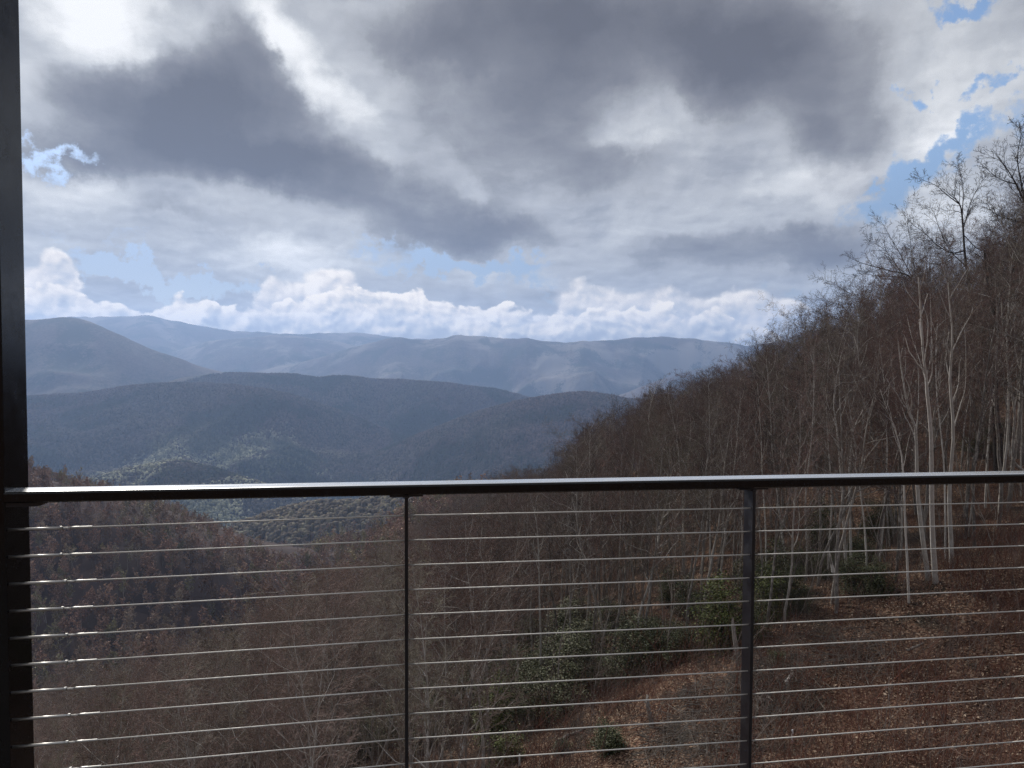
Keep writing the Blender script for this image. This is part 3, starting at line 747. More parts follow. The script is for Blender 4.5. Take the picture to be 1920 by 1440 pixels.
ind, rest = trees[:N_IND], trees[N_IND:]
print('near trees', len(trees), 'farthest individual', ind[-1][0])
def place_tree(kind, name, loc, rz, sc, label, cat, group, mats, tilt=(0, 0)):
    e = empty(name, loc, rz); e.rotation_euler = (tilt[0], tilt[1], rz); e.scale = (sc, sc, sc)
    tag(e, label, cat, group)
    for part, me, mt in (('trunk', kind[0], mats[0]), ('crown', kind[1], mats[1])):
        if me is None: continue
        o = bpy.data.objects.new(part, me); COL.objects.link(o); o.parent = e
        if not me.materials: me.materials.append(mt)
    return e
M_PTWIG = twig_mat('pale_brown_twigs', [(0.0, (0.12, 0.088, 0.076)), (0.2, (0.20, 0.135, 0.118)), (0.4, (0.15, 0.122, 0.098)), (0.55, (0.23, 0.165, 0.15)), (0.7, (0.17, 0.115, 0.098)), (0.85, (0.25, 0.22, 0.19)), (1.0, (0.17, 0.155, 0.11))])
M_PBARK = bark_mat('pale_grey_bark', (0.13, 0.115, 0.105), (0.38, 0.35, 0.32))
PVARS = []
for k, v in enumerate(VARS):
    a, c = v[0].copy(), v[1].copy(); a.materials.append(M_PBARK); c.materials.append(M_PTWIG); PVARS.append([a, c, v[2]])
    v[0].materials.append(M_BARK); v[1].materials.append(M_TWIG)
for d, x, y, z, k, sc, rz, bx, by in ind:
    if bx < 900: lab, grp = 'bare brown twiggy tree in the deep gully wood below the railing', 'bare trees in the gully wood'
    else: lab, grp = 'slender bare brown tree in the dense wood on the right slope', 'bare trees on the right slope'
    place_tree((PVARS if bx < 800 else VARS)[k], 'bare_tree', (x, y, z), rz, sc, lab, 'tree', grp, (M_BARK, M_TWIG), (rf.gauss(0, .035), rf.gauss(0, .035)))

# ------------------------------------------------------------------ saplings
SAPS = []
for k, par in enumerate([dict(h=6.5, r=.030, start=.25, crown=.30, n1=11, n2=5, n3=4, n4=0, ang=(20, 45), crook=.07, upk=1.5), dict(h=8.5, r=.042, start=.35, crown=.28, n1=12, n2=6, n3=4, n4=0, ang=(20, 50), crook=.06),
                         dict(h=5.0, r=.024, start=.15, crown=.40, n1=12, n2=5, n3=4, n4=0, ang=(20, 50), crook=.10, ck=1.3), dict(h=9.5, r=.05, start=.45, crown=.25, n1=11, n2=6, n3=5, n4=0, ang=(22, 50), crook=.05)]):
    SAPS.append(tree_kind(500 + k, par))
M_SAPBARK = bark_mat('sapling_bark', (0.11, 0.095, 0.085), (0.27, 0.245, 0.22), 0.4)
for v in SAPS: v[0].materials.append(M_SAPBARK); v[1].materials.append(M_TWIG)
sap = []
X, Y = grid_pts(2.2, 18, 95, 0.8, 8); Z = height(X, Y); vis = visible(X, Y, Z, 5.0)
for x, y, z, ok in zip(X, Y, Z, vis):
    if not ok: continue
    bx, by = project(x, y, z)
    if not -80 < bx < 2020: continue
    lc = np.interp(bx, CLEAR_X, CLEAR_Y)
    if by > lc + 26 or (by > lc and rf.random() < 0.6) or rf.random() < 0.35: continue
    k = rf.randrange(4); sc = rf.uniform(0.7, 1.25)
    lim = max(np.interp(bx, SKY_X, SKY_Y), np.interp(bx, NEAR_X, NEAR_Y)) + rf.uniform(0, 40); tx, ty = project(x, y, z + SAPS[k][2] * sc)
    if ty < lim: sc *= (by - lim) / max(1.0, by - ty)
    if sc < 0.4: continue
    sap.append((math.hypot(x, y), x, y, z, k, sc, rf.uniform(0, 6.28), bx, by))
sap.sort(); sap_rest = sap[240:]
print('saplings', len(sap))
for d, x, y, z, k, sc, rz, bx, by in sap[:240]:
    if bx < 900: lab, grp = 'thin leafless sapling in the gully undergrowth below the railing', 'saplings in the gully'
    else: lab, grp = 'thin pale leafless sapling along the lower edge of the right wood', 'saplings at the wood edge'
    place_tree(SAPS[k], 'sapling', (x, y, z), rz, sc, lab, 'sapling', grp, (M_SAPBARK, M_TWIG), (rf.gauss(0, .09), rf.gauss(0, .09)))

# ------------------------------------------------------------------ the woods beyond: one mass, instanced on points
def low_tree(seed, h, wide):
    tr = straight_tree(seed, h=h, r=0.16, start=0.3, crown=wide, n1=13, n2=6, n3=4, n4=0, rmin=0.02, ck=1.3)
    v, f = [], []; off = 0
    for l in (0, 1, 2, 3):
        if tr.segs[l]:
            s = np.array(tr.segs[l]); s[:, 6:8] = np.maximum(s[:, 6:8], 0.045)
            a, b = tubes(s, 3); v.append(a); f.append(b + off); off += len(a)
            if l == 1: nb = sum(len(q) for q in f)
    g = np.random.default_rng(seed); ends = np.array(tr.segs[3])[:, 3:6]; ends = ends[g.random(len(ends)) < 0.30]; n = len(ends)
    q = np.repeat(ends[:, None, :], 4, 1) + g.normal(0, .24, (n, 4, 3)); v.append(q.reshape(-1, 3)); f.append(np.arange(n * 4).reshape(-1, 4) + off)   # sprays of fine twigs at the branch ends
    me = mesh_np('wood_tree', np.concatenate(v), np.concatenate(f), False)
    me.materials.append(M_WOOD); me.materials.append(M_WOODBARK)
    idx = np.zeros(len(me.polygons), np.int32); idx[:nb] = 1; me.polygons.foreach_set('material_index', idx); return me
def points_mass(name, pts, kinds, label=None):
    """pts rows: x y z rot scale kind ; every point carries one tree"""
    pts = np.asarray(pts, float); me = bpy.data.meshes.new(name)
    me.vertices.add(len(pts)); me.vertices.foreach_set('co', pts[:, :3].astype(np.float32).ravel())
    for nm, typ, col in (('rot', 'FLOAT', 3), ('size', 'FLOAT', 4)):
        a = me.attributes.new(nm, typ, 'POINT'); a.data.foreach_set('value', pts[:, col].astype(np.float32))
    a = me.attributes.new('which', 'INT', 'POINT'); a.data.foreach_set('value', pts[:, 5].astype(np.int32))
    o = link(name, me)
    cc = bpy.data.collections.new(name + '_kinds')
    for k, (m_, mt) in enumerate(kinds):
        c = bpy.data.objects.new('wood_tree_%02d' % k, m_)
        if not m_.materials: m_.materials.append(mt)
        cc.objects.link(c)
    ng = bpy.data.node_groups.new(name + '_nodes', 'GeometryNodeTree')
    ng.interface.new_socket('Geometry', in_out='INPUT', socket_type='NodeSocketGeometry'); ng.interface.new_socket('Geometry', in_out='OUTPUT', socket_type='NodeSocketGeometry')
    N = ng.nodes; gi = N.new('NodeGroupInput'); go = N.new('NodeGroupOutput')
    ci = N.new('GeometryNodeCollectionInfo'); ci.inputs['Collection'].default_value = cc; ci.inputs['Separate Children'].default_value = True; ci.inputs['Reset Children'].default_value = True
    ip = N.new('GeometryNodeInstanceOnPoints'); ip.inputs['Pick Instance'].default_value = True
    def at_(n, t): 
        q = N.new('GeometryNodeInputNamedAttribute'); q.data_type = t; q.inputs[0].default_value = n; return q.outputs[0]
    cx = N.new('ShaderNodeCombineXYZ'); L = ng.links
    L.new(at_('rot', 'FLOAT'), cx.inputs[2])
    e2r = N.new('FunctionNodeEulerToRotation'); L.new(cx.outputs[0], e2r.inputs[0]); L.new(e2r.outputs[0], ip.inputs['Rotation'])
    L.new(at_('size', 'FLOAT'), ip.inputs['Scale']); L.new(at_('which', 'INT'), ip.inputs['Instance Index'])
    L.new(gi.outputs[0], ip.inputs['Points']); L.new(ci.outputs[0], ip.inputs['Instance']); L.new(ip.outputs[0], go.inputs[0])
    md = o.modifiers.new('trees', 'NODES'); md.node_group = ng
    tag(o, kind='stuff')
    if label: o['label'] = label
    return o
M_WOOD = twig_mat('wood_twigs', [(0.0, (0.12, 0.085, 0.068)), (0.15, (0.36, 0.225, 0.18)), (0.35, (0.21, 0.15, 0.115)), (0.5, (0.42, 0.285, 0.225)), (0.65, (0.25, 0.155, 0.135)), (0.78, (0.38, 0.31, 0.235)), (0.9, (0.13, 0.13, 0.075)), (1.0, (0.38, 0.34, 0.205))])
M_WOODBARK = bark_mat('wood_bark', (0.14, 0.125, 0.112), (0.40, 0.37, 0.34), 0.5)
LOW = [low_tree(300 + k, h, w) for k, (h, w) in enumerate([(15, .34), (17, .36), (13, .40), (16, .30), (14, .38)])]
def joined(v):
    """trunk and crown of a tree kind in one mesh (for the mass)"""
    bm = bmesh.new(); bm.from_mesh(v[0]); n = len(bm.faces); bm.from_mesh(v[1])
    me = bpy.data.meshes.new('wood_tree'); bm.to_mesh(me); bm.free()
    idx = np.zeros(len(me.polygons), np.int32); idx[n:] = 1
    me.materials.clear(); me.materials.append(v[0].materials[0]); me.materials.append(v[1].materials[0]); me.polygons.foreach_set('material_index', idx); me.polygons.foreach_set('use_smooth', np.ones(len(idx), bool))
    return me
kinds = [(joined(v), None) for v in VARS] + [(m, M_WOOD) for m in LOW] + [(joined(v), None) for v in SAPS] + [(joined(v), None) for v in PVARS]
pts = [(x, y, z, rz, sc, k + (len(VARS) + len(LOW) + len(SAPS) if bx < 800 else 0)) for d, x, y, z, k, sc, rz, bx, by in rest] + [(x, y, z, rz, sc, len(VARS) + len(LOW) + k) for d, x, y, z, k, sc, rz, bx, by in sap_rest]
X, Y = grid_pts(6.4, 268, 950, 0.76, 5); Z = height(X, Y); vis = visible(X, Y, Z, 14.0)
for x, y, z, ok in zip(X, Y, Z, vis):
    if not ok: continue
    bx, by = project(x, y, z)
    sc = rf.uniform(0.72, 1.1); k = rf.randrange(len(LOW))
    if math.hypot(x, y) < 560:
        lim = np.interp(bx, SKY_X, SKY_Y) + rf.uniform(-4, 8); tx, ty = project(x, y, z + 15 * sc)
        if ty < lim: sc *= (by - lim) / max(1.0, by - ty)
        if sc < 0.3: continue
    pts.append((x, y, z - 0.3, rf.uniform(0, 6.28), sc, len(VARS) + k))
print('wood mass', len(pts))
points_mass('woods', pts, kinds)

# far woods: rounded crowns over the visible slopes from 0.9 to 4.2 km
def crown_mat():
    mt, t, b = material('far_crowns', 0.95, 0.05)
    pos = t.node('ShaderNodeNewGeometry').outputs['Position']; rnd = t.node('ShaderNodeNewGeometry').outputs['Random Per Island']
    px, py, pz_ = t.xyz(pos); flat = t.vec(px, py, 0.0)
    patch = t.noise(flat, 1 / 420.0, 6, 0.6, 0.4, dims='2D'); patch2 = t.noise(t.vm('ADD', flat, (5000, 900, 0)), 1 / 260.0, 6, 0.62, 0.3, dims='2D')
    c = t.mix(t.step(patch, 0.42, 0.62), t.ramp(rnd, [(0, (0.04, 0.035, 0.032)), (1, (0.105, 0.09, 0.08))]), t.ramp(rnd, [(0, (0.05, 0.038, 0.04)), (1, (0.115, 0.085, 0.082))]))
    g = t.mul(t.step(t.add(patch2, t.mul(t.sub(rnd, 0.5), 0.16)), 0.45, 0.58), t.mul(t.step(pz_, -90.0, -330.0), bud_and_sun(t, flat)))
    c = t.mix(g, c, t.ramp(rnd, [(0, (0.07, 0.075, 0.05)), (0.6, (0.20, 0.20, 0.135)), (1, (0.38, 0.37, 0.25))]))  # same pale bud crowns, with sunlit patches put into their colour
    ev = t.mul(t.step(t.add(t.noise(t.vm('ADD', flat, (900, 7000, 0)), 1 / 340.0, 5, 0.6, 0.3, dims='2D'), t.mul(t.sub(rnd, 0.5), 0.12)), 0.52, 0.60), t.step(t.vm('LENGTH', flat), 1300, 2000, 0.0, 0.8))
    c = t.mix(ev, c, (0.022, 0.030, 0.022))
    c = t.mix(t.mul(t.step(t.vm('LENGTH', flat), 1700, 1250), t.sub(1.0, t.mul(g, .7))), c, t.ramp(rnd, [(0, (0.055, 0.044, 0.034)), (.6, (0.11, 0.088, 0.066)), (1, (0.17, 0.15, 0.10))]))
    t.put(b.inputs['Base Color'], c); return mt
def far_crowns():
    g = np.random.default_rng(9); N0 = 420000
    r = np.sqrt(g.uniform(900 ** 2, 4200 ** 2, N0)); a = g.uniform(R(-37.5), R(37.5), N0)
    x = np.sin(a) * r; y = np.cos(a) * r
    m = g.random(N0) < np.clip(1.15 - r / 5200, 0.3, 1); x, y = x[m], y[m]
    z, mx = grid_look(x, y)
    ok = (z + 10 - CAMZ) / np.hypot(x, y) > mx - 0.0008
    x, y, z = x[ok], y[ok], z[ok]; n = len(x); print('far crowns', n)
    sz = g.uniform(3.4, 6.2, n); hh = g.uniform(8, 13, n)
    an = np.arange(5) * 2 * math.pi / 5
    v = np.zeros((n, 11, 3)); 
    v[:, 0] = np.stack([x + g.normal(0, .8, n), y + g.normal(0, .8, n), z + hh], 1)
    ph = g.uniform(0, 6.28, n)
    for ring, (rs, hz) in enumerate(((0.78, 0.82), (1.0, 0.35))):
        for k in range(5):
            rr = sz * rs * g.uniform(.7, 1.25, n)
            v[:, 1 + ring * 5 + k] = np.stack([x + rr * np.cos(an[k] + ph), y + rr * np.sin(an[k] + ph), z + hh * hz * g.uniform(.85, 1.15, n) - (3.0 if ring else 0)], 1)
    fl = []
    for k in range(5):
        q = (k + 1) % 5; fl += [(0, 1 + k, 1 + q), (1 + k, 6 + k, 6 + q), (1 + k, 6 + q, 1 + q)]
    f = (np.array(fl)[None] + (np.arange(n) * 11)[:, None, None]).reshape(-1, 3)
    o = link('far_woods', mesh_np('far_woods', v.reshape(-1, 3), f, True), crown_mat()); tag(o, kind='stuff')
far_crowns()
# ------------------------------------------------------------------ trees one can tell apart, grown along their own limbs
SPEC_FINE = {1: (12, .25, 25, 55, .22, .40), 2: (8, .15, 28, 60, .3, .55), 3: (7, .1, 25, 60, .25, .55), 4: (4, .1, 25, 60, .3, .65)}
def own_tree(name, seed, dist, trunk, limbs, label, cat, bark, twig, group=None, spec=None, r0=.12, r1=.03, n1=None, seg0=16):
    """trunk / limbs: photo-plane paths laid out round the stem at its own distance, given depth by a wander; limbs = [(path, r0, r1)]"""
    tr = Tree(seed, .0085 if bark is M_DARKBARK else .0055); g = random.Random(seed)
    gx, gy = trunk[0]; base = at(gx, gy, dist); base.z = heightS(base.x, base.y)
    off = base.z - at(gx, gy, dist).z
    def path3(p, depth=None):
        out = []; w = 0.0; dz = g.uniform(-0.35, 0.35)
        for i, (a, b) in enumerate(p):
            if i: w += dz * math.hypot(a - p[i - 1][0], b - p[i - 1][1]) / F * dist
            q = at(a, b, dist + (depth or 0) + w); q.z += off * max(0, 1 - i / 3.0) if depth is None else 0
            out.append(q - base)
        return out, w
    sp = dict(SPEC_FINE if spec is None else spec)
    tp, w = path3(trunk); tp[0].z -= 0.4
    tr.guided(tp, r0, r1, 0, {1: sp[1], 2: sp[2], 3: sp[3]} if n1 is None else {1: (n1, .45, 25, 60, .12, .22), 2: sp[2], 3: sp[3]}, seg0)
    for lp in limbs:
        pth, a, b = lp[:3]
        k = min(range(len(trunk)), key=lambda i: (trunk[i][0] - pth[0][0]) ** 2 + (trunk[i][1] - pth[0][1]) ** 2)
        q = at(*trunk[k], dist); dd = (tp[k] + base).y - q.y
        p3, _ = path3(pth, dd); tr.guided(p3, a * .75, b * .5, 1, {2: (19, .10, 28, 62, .16, .36), 3: sp[3], 4: sp[4]}, 12, .55)
    tm, cm = tree_meshes(name, tr)
    e = empty(name, base); tag(e, label, cat, group)
    for part, me, mt in (('trunk', tm, bark), ('crown', cm, twig)):
        if me is not None: link(part, me, mt, e)
    return e
PT = dict(cat='tree', bark=M_PALE, twig=M_TWIG, spec={1: (8, .50, 18, 42, .11, .22), 2: (8, .15, 28, 60, .3, .55), 3: (7, .1, 25, 60, .25, .55), 4: (4, .1, 25, 60, .3, .65)})
own_tree('pale_trunk_tree', 71, 34.5, [(1743, 1098), (1733, 1040), (1727, 990), (1721, 930), (1719, 870), (1717, 805), (1708, 782), (1699, 745), (1690, 690), (1684, 640)], [([(1718, 810), (1722, 760), (1722, 700), (1716, 640)], .05, .015)], 'leaning pale mottled trunk, left one of the white trio by the wood edge', r0=.125, r1=.02, **PT)
own_tree('pale_trunk_tree', 72, 34.0, [(1755, 1112), (1750, 1050), (1748, 995), (1747, 930), (1747, 880), (1745, 800), (1739, 745), (1736, 700), (1731, 665), (1728, 610), (1725, 560), (1722, 520)],
         [([(1737, 705), (1745, 670), (1746, 610), (1744, 550)], .045, .012), ([(1736, 712), (1722, 668), (1709, 630), (1700, 590)], .04, .012)], 'thickest pale mottled trunk in the middle of the white trio, forked high up', r0=.135, r1=.02, **PT)
own_tree('pale_trunk_tree', 73, 35.5, [(1784, 1094), (1783, 1040), (1781, 990), (1780, 920), (1783, 880), (1788, 810), (1784, 755), (1781, 705), (1785, 660), (1785, 610), (1780, 565), (1778, 530)],
         [([(1789, 800), (1801, 758), (1810, 725), (1811, 660), (1808, 610)], .05, .014)], 'pale mottled trunk with a wide right fork, right one of the white trio', r0=.12, r1=.02, **PT)
own_tree('pale_trunk_tree', 74, 37.0, [(1772, 1070), (1772, 980), (1770, 880), (1763, 800), (1756, 730), (1755, 660), (1758, 600)], [], 'thin pale stem between the two right trunks of the white trio', r0=.055, r1=.012, **PT)
own_tree('pale_trunk_tree', 75, 33.0, [(1705, 1140), (1701, 1060), (1697, 980), (1695, 910), (1690, 850), (1676, 800), (1664, 770), (1650, 730)], [([(1696, 960), (1672, 925), (1640, 910)], .02, .006)], 'slim pale tree just left of the white trio, bending left at the top', r0=.06, r1=.012, **PT)
own_tree('pale_trunk_tree', 76, 40.0, [(1588, 1052), (1584, 990), (1580, 930), (1576, 880), (1569, 800), (1563, 760), (1570, 700), (1578, 660)], [([(1568, 800), (1550, 750), (1548, 700)], .03, .01)], 'pale thin tree, left one of a close pair behind the dark laurels', r0=.085, r1=.015, **PT)
own_tree('pale_trunk_tree', 77, 41.0, [(1597, 1050), (1595, 990), (1593, 930), (1592, 880), (1600, 810), (1612, 780), (1628, 755), (1640, 735)], [([(1594, 880), (1598, 820), (1594, 780), (1606, 730), (1618, 690)], .045, .012)], 'pale thin tree, right one of a close pair, forking right', r0=.08, r1=.014, **PT)
own_tree('pale_trunk_tree', 78, 36.0, [(1628, 1108), (1624, 1040), (1620, 980), (1613, 920), (1607, 870), (1600, 810), (1590, 750)], [], 'slim leaning grey tree rising from beside the laurels', r0=.06, r1=.012, **PT)
own_tree('pale_trunk_tree', 79, 70.0, [(1238, 1010), (1234, 950), (1231, 880), (1227, 840), (1216, 800), (1220, 760), (1232, 720)], [([(1229, 860), (1245, 820), (1252, 780), (1250, 750)], .06, .015)], 'grey forked tree standing clear in the middle of the slope wood', r0=.12, r1=.02, **PT)
own_tree('pale_trunk_tree', 80, 40.0, [(905, 1440), (904, 1330), (908, 1230), (912, 1140), (911, 1080), (900, 1030), (905, 990)], [([(912, 1120), (925, 1080), (940, 1040)], .03, .01)], 'grey tree standing in front of the bright green laurel', r0=.11, r1=.02, **PT)
own_tree('pale_trunk_tree', 81, 42.0, [(1013, 1322), (1014, 1240), (1012, 1150), (1011, 1080), (1008, 1000), (1000, 950)], [], 'straight grey trunk between the gully wood and the laurel bank', r0=.09, r1=.02, **PT)
own_tree('pale_trunk_tree', 82, 46.0, [(1950, 1010), (1936, 960), (1905, 905), (1898, 850), (1903, 780), (1896, 730), (1889, 680), (1880, 620), (1878, 560)], [([(1898, 850), (1880, 800), (1868, 770)], .03, .01)], 'tall grey mottled trunk at the far right beyond the gnarled oak', r0=.12, r1=.02, **PT)
PK = [tree_kind(700 + k, par) for k, par in enumerate([dict(h=14, r=.075, start=.55, crown=.20, n1=11, ang=(18, 40), crook=.03), dict(h=12, r=.06, start=.5, crown=.22, n1=10, ang=(18, 42), crook=.04), dict(h=16, r=.09, start=.58, crown=.20, n1=12, ang=(20, 44), crook=.03)])]
for v in PK: v[0].materials.append(M_PALE); v[1].materials.append(M_TWIG)
for px, py, ds in [(1440, 1120, 40), (1476, 1090, 44), (1512, 1100, 41), (1535, 1060, 47), (1552, 1110, 40), (1648, 1090, 41), (1668, 1060, 44), (1688, 1090, 40), (1815, 1050, 42), (1846, 1020, 46), (1870, 1035, 43), (1912, 1000, 46), (1385, 1110, 44), (1330, 1090, 50), (1280, 1090, 54), (1215, 1080, 58), (1160, 1120, 52), (1100, 1140, 52), (1890, 980, 52), (1800, 990, 52)]:
    q = at(px, py, ds); k = rf.randrange(3)
    place_tree(PK[k], 'pale_trunk_tree', (q.x, q.y, heightS(q.x, q.y)), rf.uniform(0, 6.28), rf.uniform(.8, 1.1), 'slender straight pale tree in the front row of the right wood, thinner than the trio', 'tree', 'slender pale trees at the wood edge', (M_PALE, M_TWIG), (rf.gauss(0, .03), rf.gauss(0, .03)))
DK = dict(cat='tree', bark=M_DARKBARK, twig=M_DARKTWIG)
own_tree('gnarled_oak', 83, 50.0, [(1872, 1000), (1870, 920), (1868, 850), (1866, 780), (1864, 725), (1868, 690), (1875, 655), (1870, 620), (1860, 570), (1850, 520), (1846, 470)],
         [([(1864, 700), (1850, 672), (1846, 650), (1850, 610), (1838, 560)], .16, .03), ([(1866, 750), (1830, 715), (1800, 700), (1780, 690)], .10, .03), ([(1862, 580), (1890, 530), (1905, 480), (1900, 420)], .12, .03)],
         'huge dark gnarled oak with a hooked limb in the right wood', r0=.38, r1=.05, n1=7, **DK)
own_tree('skyline_oak', 84, 70.0, [(1838, 700), (1832, 620), (1822, 560), (1812, 500), (1808, 465), (1804, 405), (1798, 380), (1782, 366), (1766, 352)],
         [([(1804, 405), (1806, 360), (1801, 325), (1794, 300)], .09, .02), ([(1798, 382), (1775, 365), (1755, 348), (1732, 338), (1722, 330)], .09, .02), ([(1806, 430), (1820, 380), (1838, 345), (1850, 330)], .08, .02),
          ([(1808, 470), (1783, 474), (1755, 458), (1732, 435), (1709, 419), (1691, 396)], .12, .02), ([(1812, 500), (1780, 468), (1760, 425), (1745, 390), (1700, 380)], .08, .02), ([(1806, 440), (1840, 470), (1860, 440), (1872, 400)], .08, .02)],
         'big bare oak standing highest against the blue gap, limbs reaching left', r0=.21, r1=.012, n1=8, **DK)
own_tree('skyline_oak', 85, 62.0, [(1958, 700), (1952, 600), (1945, 500), (1938, 440), (1925, 390), (1905, 345), (1890, 320), (1870, 290)],
         [([(1905, 345), (1880, 338), (1860, 325), (1838, 305)], .08, .02), ([(1925, 390), (1912, 330), (1908, 290), (1915, 250), (1912, 240)], .10, .02), ([(1932, 420), (1890, 410), (1862, 398), (1850, 380)], .09, .02), ([(1940, 450), (1935, 380), (1945, 300), (1940, 240)], .1, .02)],
         'bare oak at the right edge whose boughs enter from outside', r0=.21, r1=.012, n1=8, **DK)
own_tree('skyline_oak', 86, 88.0, [(1760, 720), (1748, 640), (1735, 580), (1718, 535), (1700, 515), (1670, 508), (1640, 500), (1612, 492), (1592, 482)],
         [([(1718, 535), (1690, 520), (1650, 518), (1615, 512), (1600, 516)], .10, .02), ([(1712, 525), (1690, 480), (1672, 450), (1655, 420), (1645, 415)], .10, .02), ([(1722, 545), (1712, 490), (1705, 440), (1700, 415)], .10, .02), ([(1700, 518), (1680, 545), (1660, 550)], .06, .02), ([(1690, 512), (1665, 475), (1640, 455), (1628, 450)], .08, .02)],
         'spreading bare oak leaning far left over the upper slope', r0=.20, r1=.012, n1=8, **DK)
own_tree('skyline_oak', 87, 105.0, [(1668, 760), (1655, 700), (1640, 650), (1625, 615), (1600, 606), (1570, 598), (1540, 590), (1515, 572)],
         [([(1625, 620), (1612, 580), (1612, 560), (1590, 548), (1560, 530), (1545, 524)], .11, .02), ([(1605, 608), (1580, 575), (1550, 565), (1510, 560)], .09, .02), ([(1630, 625), (1625, 580), (1632, 545)], .09, .02), ([(1610, 612), (1560, 618), (1520, 620), (1500, 612)], .09, .02)],
         'low spreading bare oak leaning left beneath the skyline, nearest the far hills', r0=.19, r1=.012, n1=8, **DK)
own_tree('skyline_oak', 88, 130.0, [(1430, 800), (1428, 740), (1425, 700), (1424, 670), (1420, 650)], [([(1425, 700), (1405, 675), (1390, 665)], .1, .02), ([(1425, 690), (1440, 660), (1448, 650)], .1, .02)], 'rounded bare tree rising where the far blue ridge meets the slope', r0=.2, r1=.05, **DK)
own_tree('skyline_oak', 89, 68.0, [(1456, 960), (1452, 890), (1449, 840), (1446, 790), (1440, 750), (1432, 710)], [([(1449, 850), (1430, 830), (1410, 835), (1380, 830)], .09, .02), ([(1446, 800), (1470, 760), (1490, 740)], .09, .02), ([(1443, 770), (1415, 740), (1390, 720)], .08, .02)], 'dark trunked tree right above the right railing post', r0=.2, r1=.05, **DK)
GT = dict(cat='tree', bark=M_BARK, twig=M_TWIG)
own_tree('crooked_tree', 90, 52.0, [(400, 1420), (396, 1330), (408, 1260), (425, 1235)], [([(400, 1300), (350, 1280), (300, 1245), (280, 1212)], .07, .015), ([(410, 1260), (395, 1220), (372, 1190)], .06, .012), ([(422, 1240), (460, 1230), (500, 1255)], .06, .012), ([(425, 1235), (440, 1200), (435, 1175)], .05, .012)],
         'crooked tree with twisting pale boughs, lowest left in the gully', r0=.16, r1=.05, n1=3, **GT)
own_tree('crooked_tree', 91, 56.0, [(552, 1330), (548, 1260), (552, 1190), (548, 1130), (535, 1105), (520, 1080), (510, 1060)], [([(548, 1140), (565, 1110), (575, 1085)], .05, .012), ([(550, 1180), (520, 1160), (490, 1130), (470, 1110)], .06, .012), ([(552, 1210), (590, 1180), (610, 1160)], .05, .012)],
         'crooked pale limbed tree reaching up at the notch of the gully', r0=.14, r1=.04, n1=3, **GT)
own_tree('crooked_tree', 92, 50.0, [(745, 1300), (742, 1200), (738, 1120), (735, 1080), (728, 1045), (730, 1025)], [([(738, 1110), (755, 1080), (760, 1055), (752, 1040)], .04, .01), ([(732, 1060), (705, 1050), (688, 1048)], .04, .01)], 'crooked tree just behind the thin middle post', r0=.11, r1=.025, n1=3, **GT)
own_tree('crooked_tree', 93, 48.0, [(790, 1260), (795, 1130), (803, 1080), (806, 1050), (804, 1030)], [([(800, 1095), (820, 1070), (828, 1045)], .04, .01), ([(806, 1055), (830, 1042), (845, 1035)], .04, .01), ([(803, 1062), (790, 1045), (783, 1038)], .035, .01)], 'small pale forked tree just right of the thin middle post', r0=.10, r1=.02, n1=3, **GT)
own_tree('crooked_tree', 94, 55.0, [(640, 1400), (636, 1300), (628, 1210), (622, 1150), (615, 1110), (620, 1075)], [([(622, 1150), (645, 1120), (660, 1085)], .05, .012), ([(628, 1200), (600, 1170), (585, 1130)], .05, .012)], 'upright grey tree with rising boughs in the middle of the gully', r0=.13, r1=.03, n1=4, **GT)

# ------------------------------------------------------------------ snags, stakes, logs
def snag(name, seed, dist, path, r0, r1, label, mat, sides=9):
    g = random.Random(seed); base = at(*path[0], dist); base.z = heightS(base.x, base.y); p0 = at(*path[0], dist)
    pts = smooth_path([at(a, b, dist) - p0 for a, b in path], 12); pts[0].z -= 0.3
    bm = bmesh.new(); rings = []
    for i, p in enumerate(pts):
        r = r0 + (r1 - r0) * i / 12; jag = 1 if i == 12 else 0
        rings.append([bm.verts.new(p + Vector((math.cos(a) * r * g.uniform(.85, 1.15), math.sin(a) * r * g.uniform(.85, 1.15), jag * g.uniform(-.25, .22)))) for a in [2 * math.pi * k / sides for k in range(sides)]])
    for A, B in zip(rings, rings[1:]):
        for k in range(sides): bm.faces.new((A[k], A[(k + 1) % sides], B[(k + 1) % sides], B[k]))
    bm.faces.new(rings[-1])
    o = link(name, bm_mesh(name, bm), mat); o.location = base; tag(o, label, 'snag')
    if seed == 2:
        q = smooth_path([pts[8], pts[10], pts[12] + Vector((-.03, 0, .28))], 4); sg = [(*q[i], *q[i + 1], .105 - .02 * i, .085 - .02 * i) for i in range(4)]
        v, f = tubes(sg, 7); link('bleached_top', mesh_np('bleached_top', v, f, True), M_BROKEN, o)
    return o
M_DEAD = bark_mat('dead_wood', (0.16, 0.145, 0.13), (0.24, 0.22, 0.20), 0.5)
M_BROKEN = bark_mat('bleached_wood', (0.50, 0.47, 0.43), (0.56, 0.53, 0.49), 0.3)
snag('snag', 1, 30.5, [(1386, 1222), (1380, 1185), (1374, 1138)], .14, .07, 'dead grey broken trunk standing just left of the right post', M_DEAD)
snag('snag', 2, 35.0, [(1569, 1160), (1565, 1110), (1556, 1070)], .10, .05, 'short broken trunk with a bleached white top among the laurels', M_DEAD)
snag('snag', 3, 35.5, [(1566, 1090), (1566, 1066), (1572, 1044)], .05, .02, 'thin dead pale stem leaning right above the bleached stub', M_DEAD)
snag('snag', 4, 28.0, [(1222, 1410), (1217, 1386), (1212, 1362)], .11, .08, 'small rotten grey stump in front of the brush pile', M_DEAD)
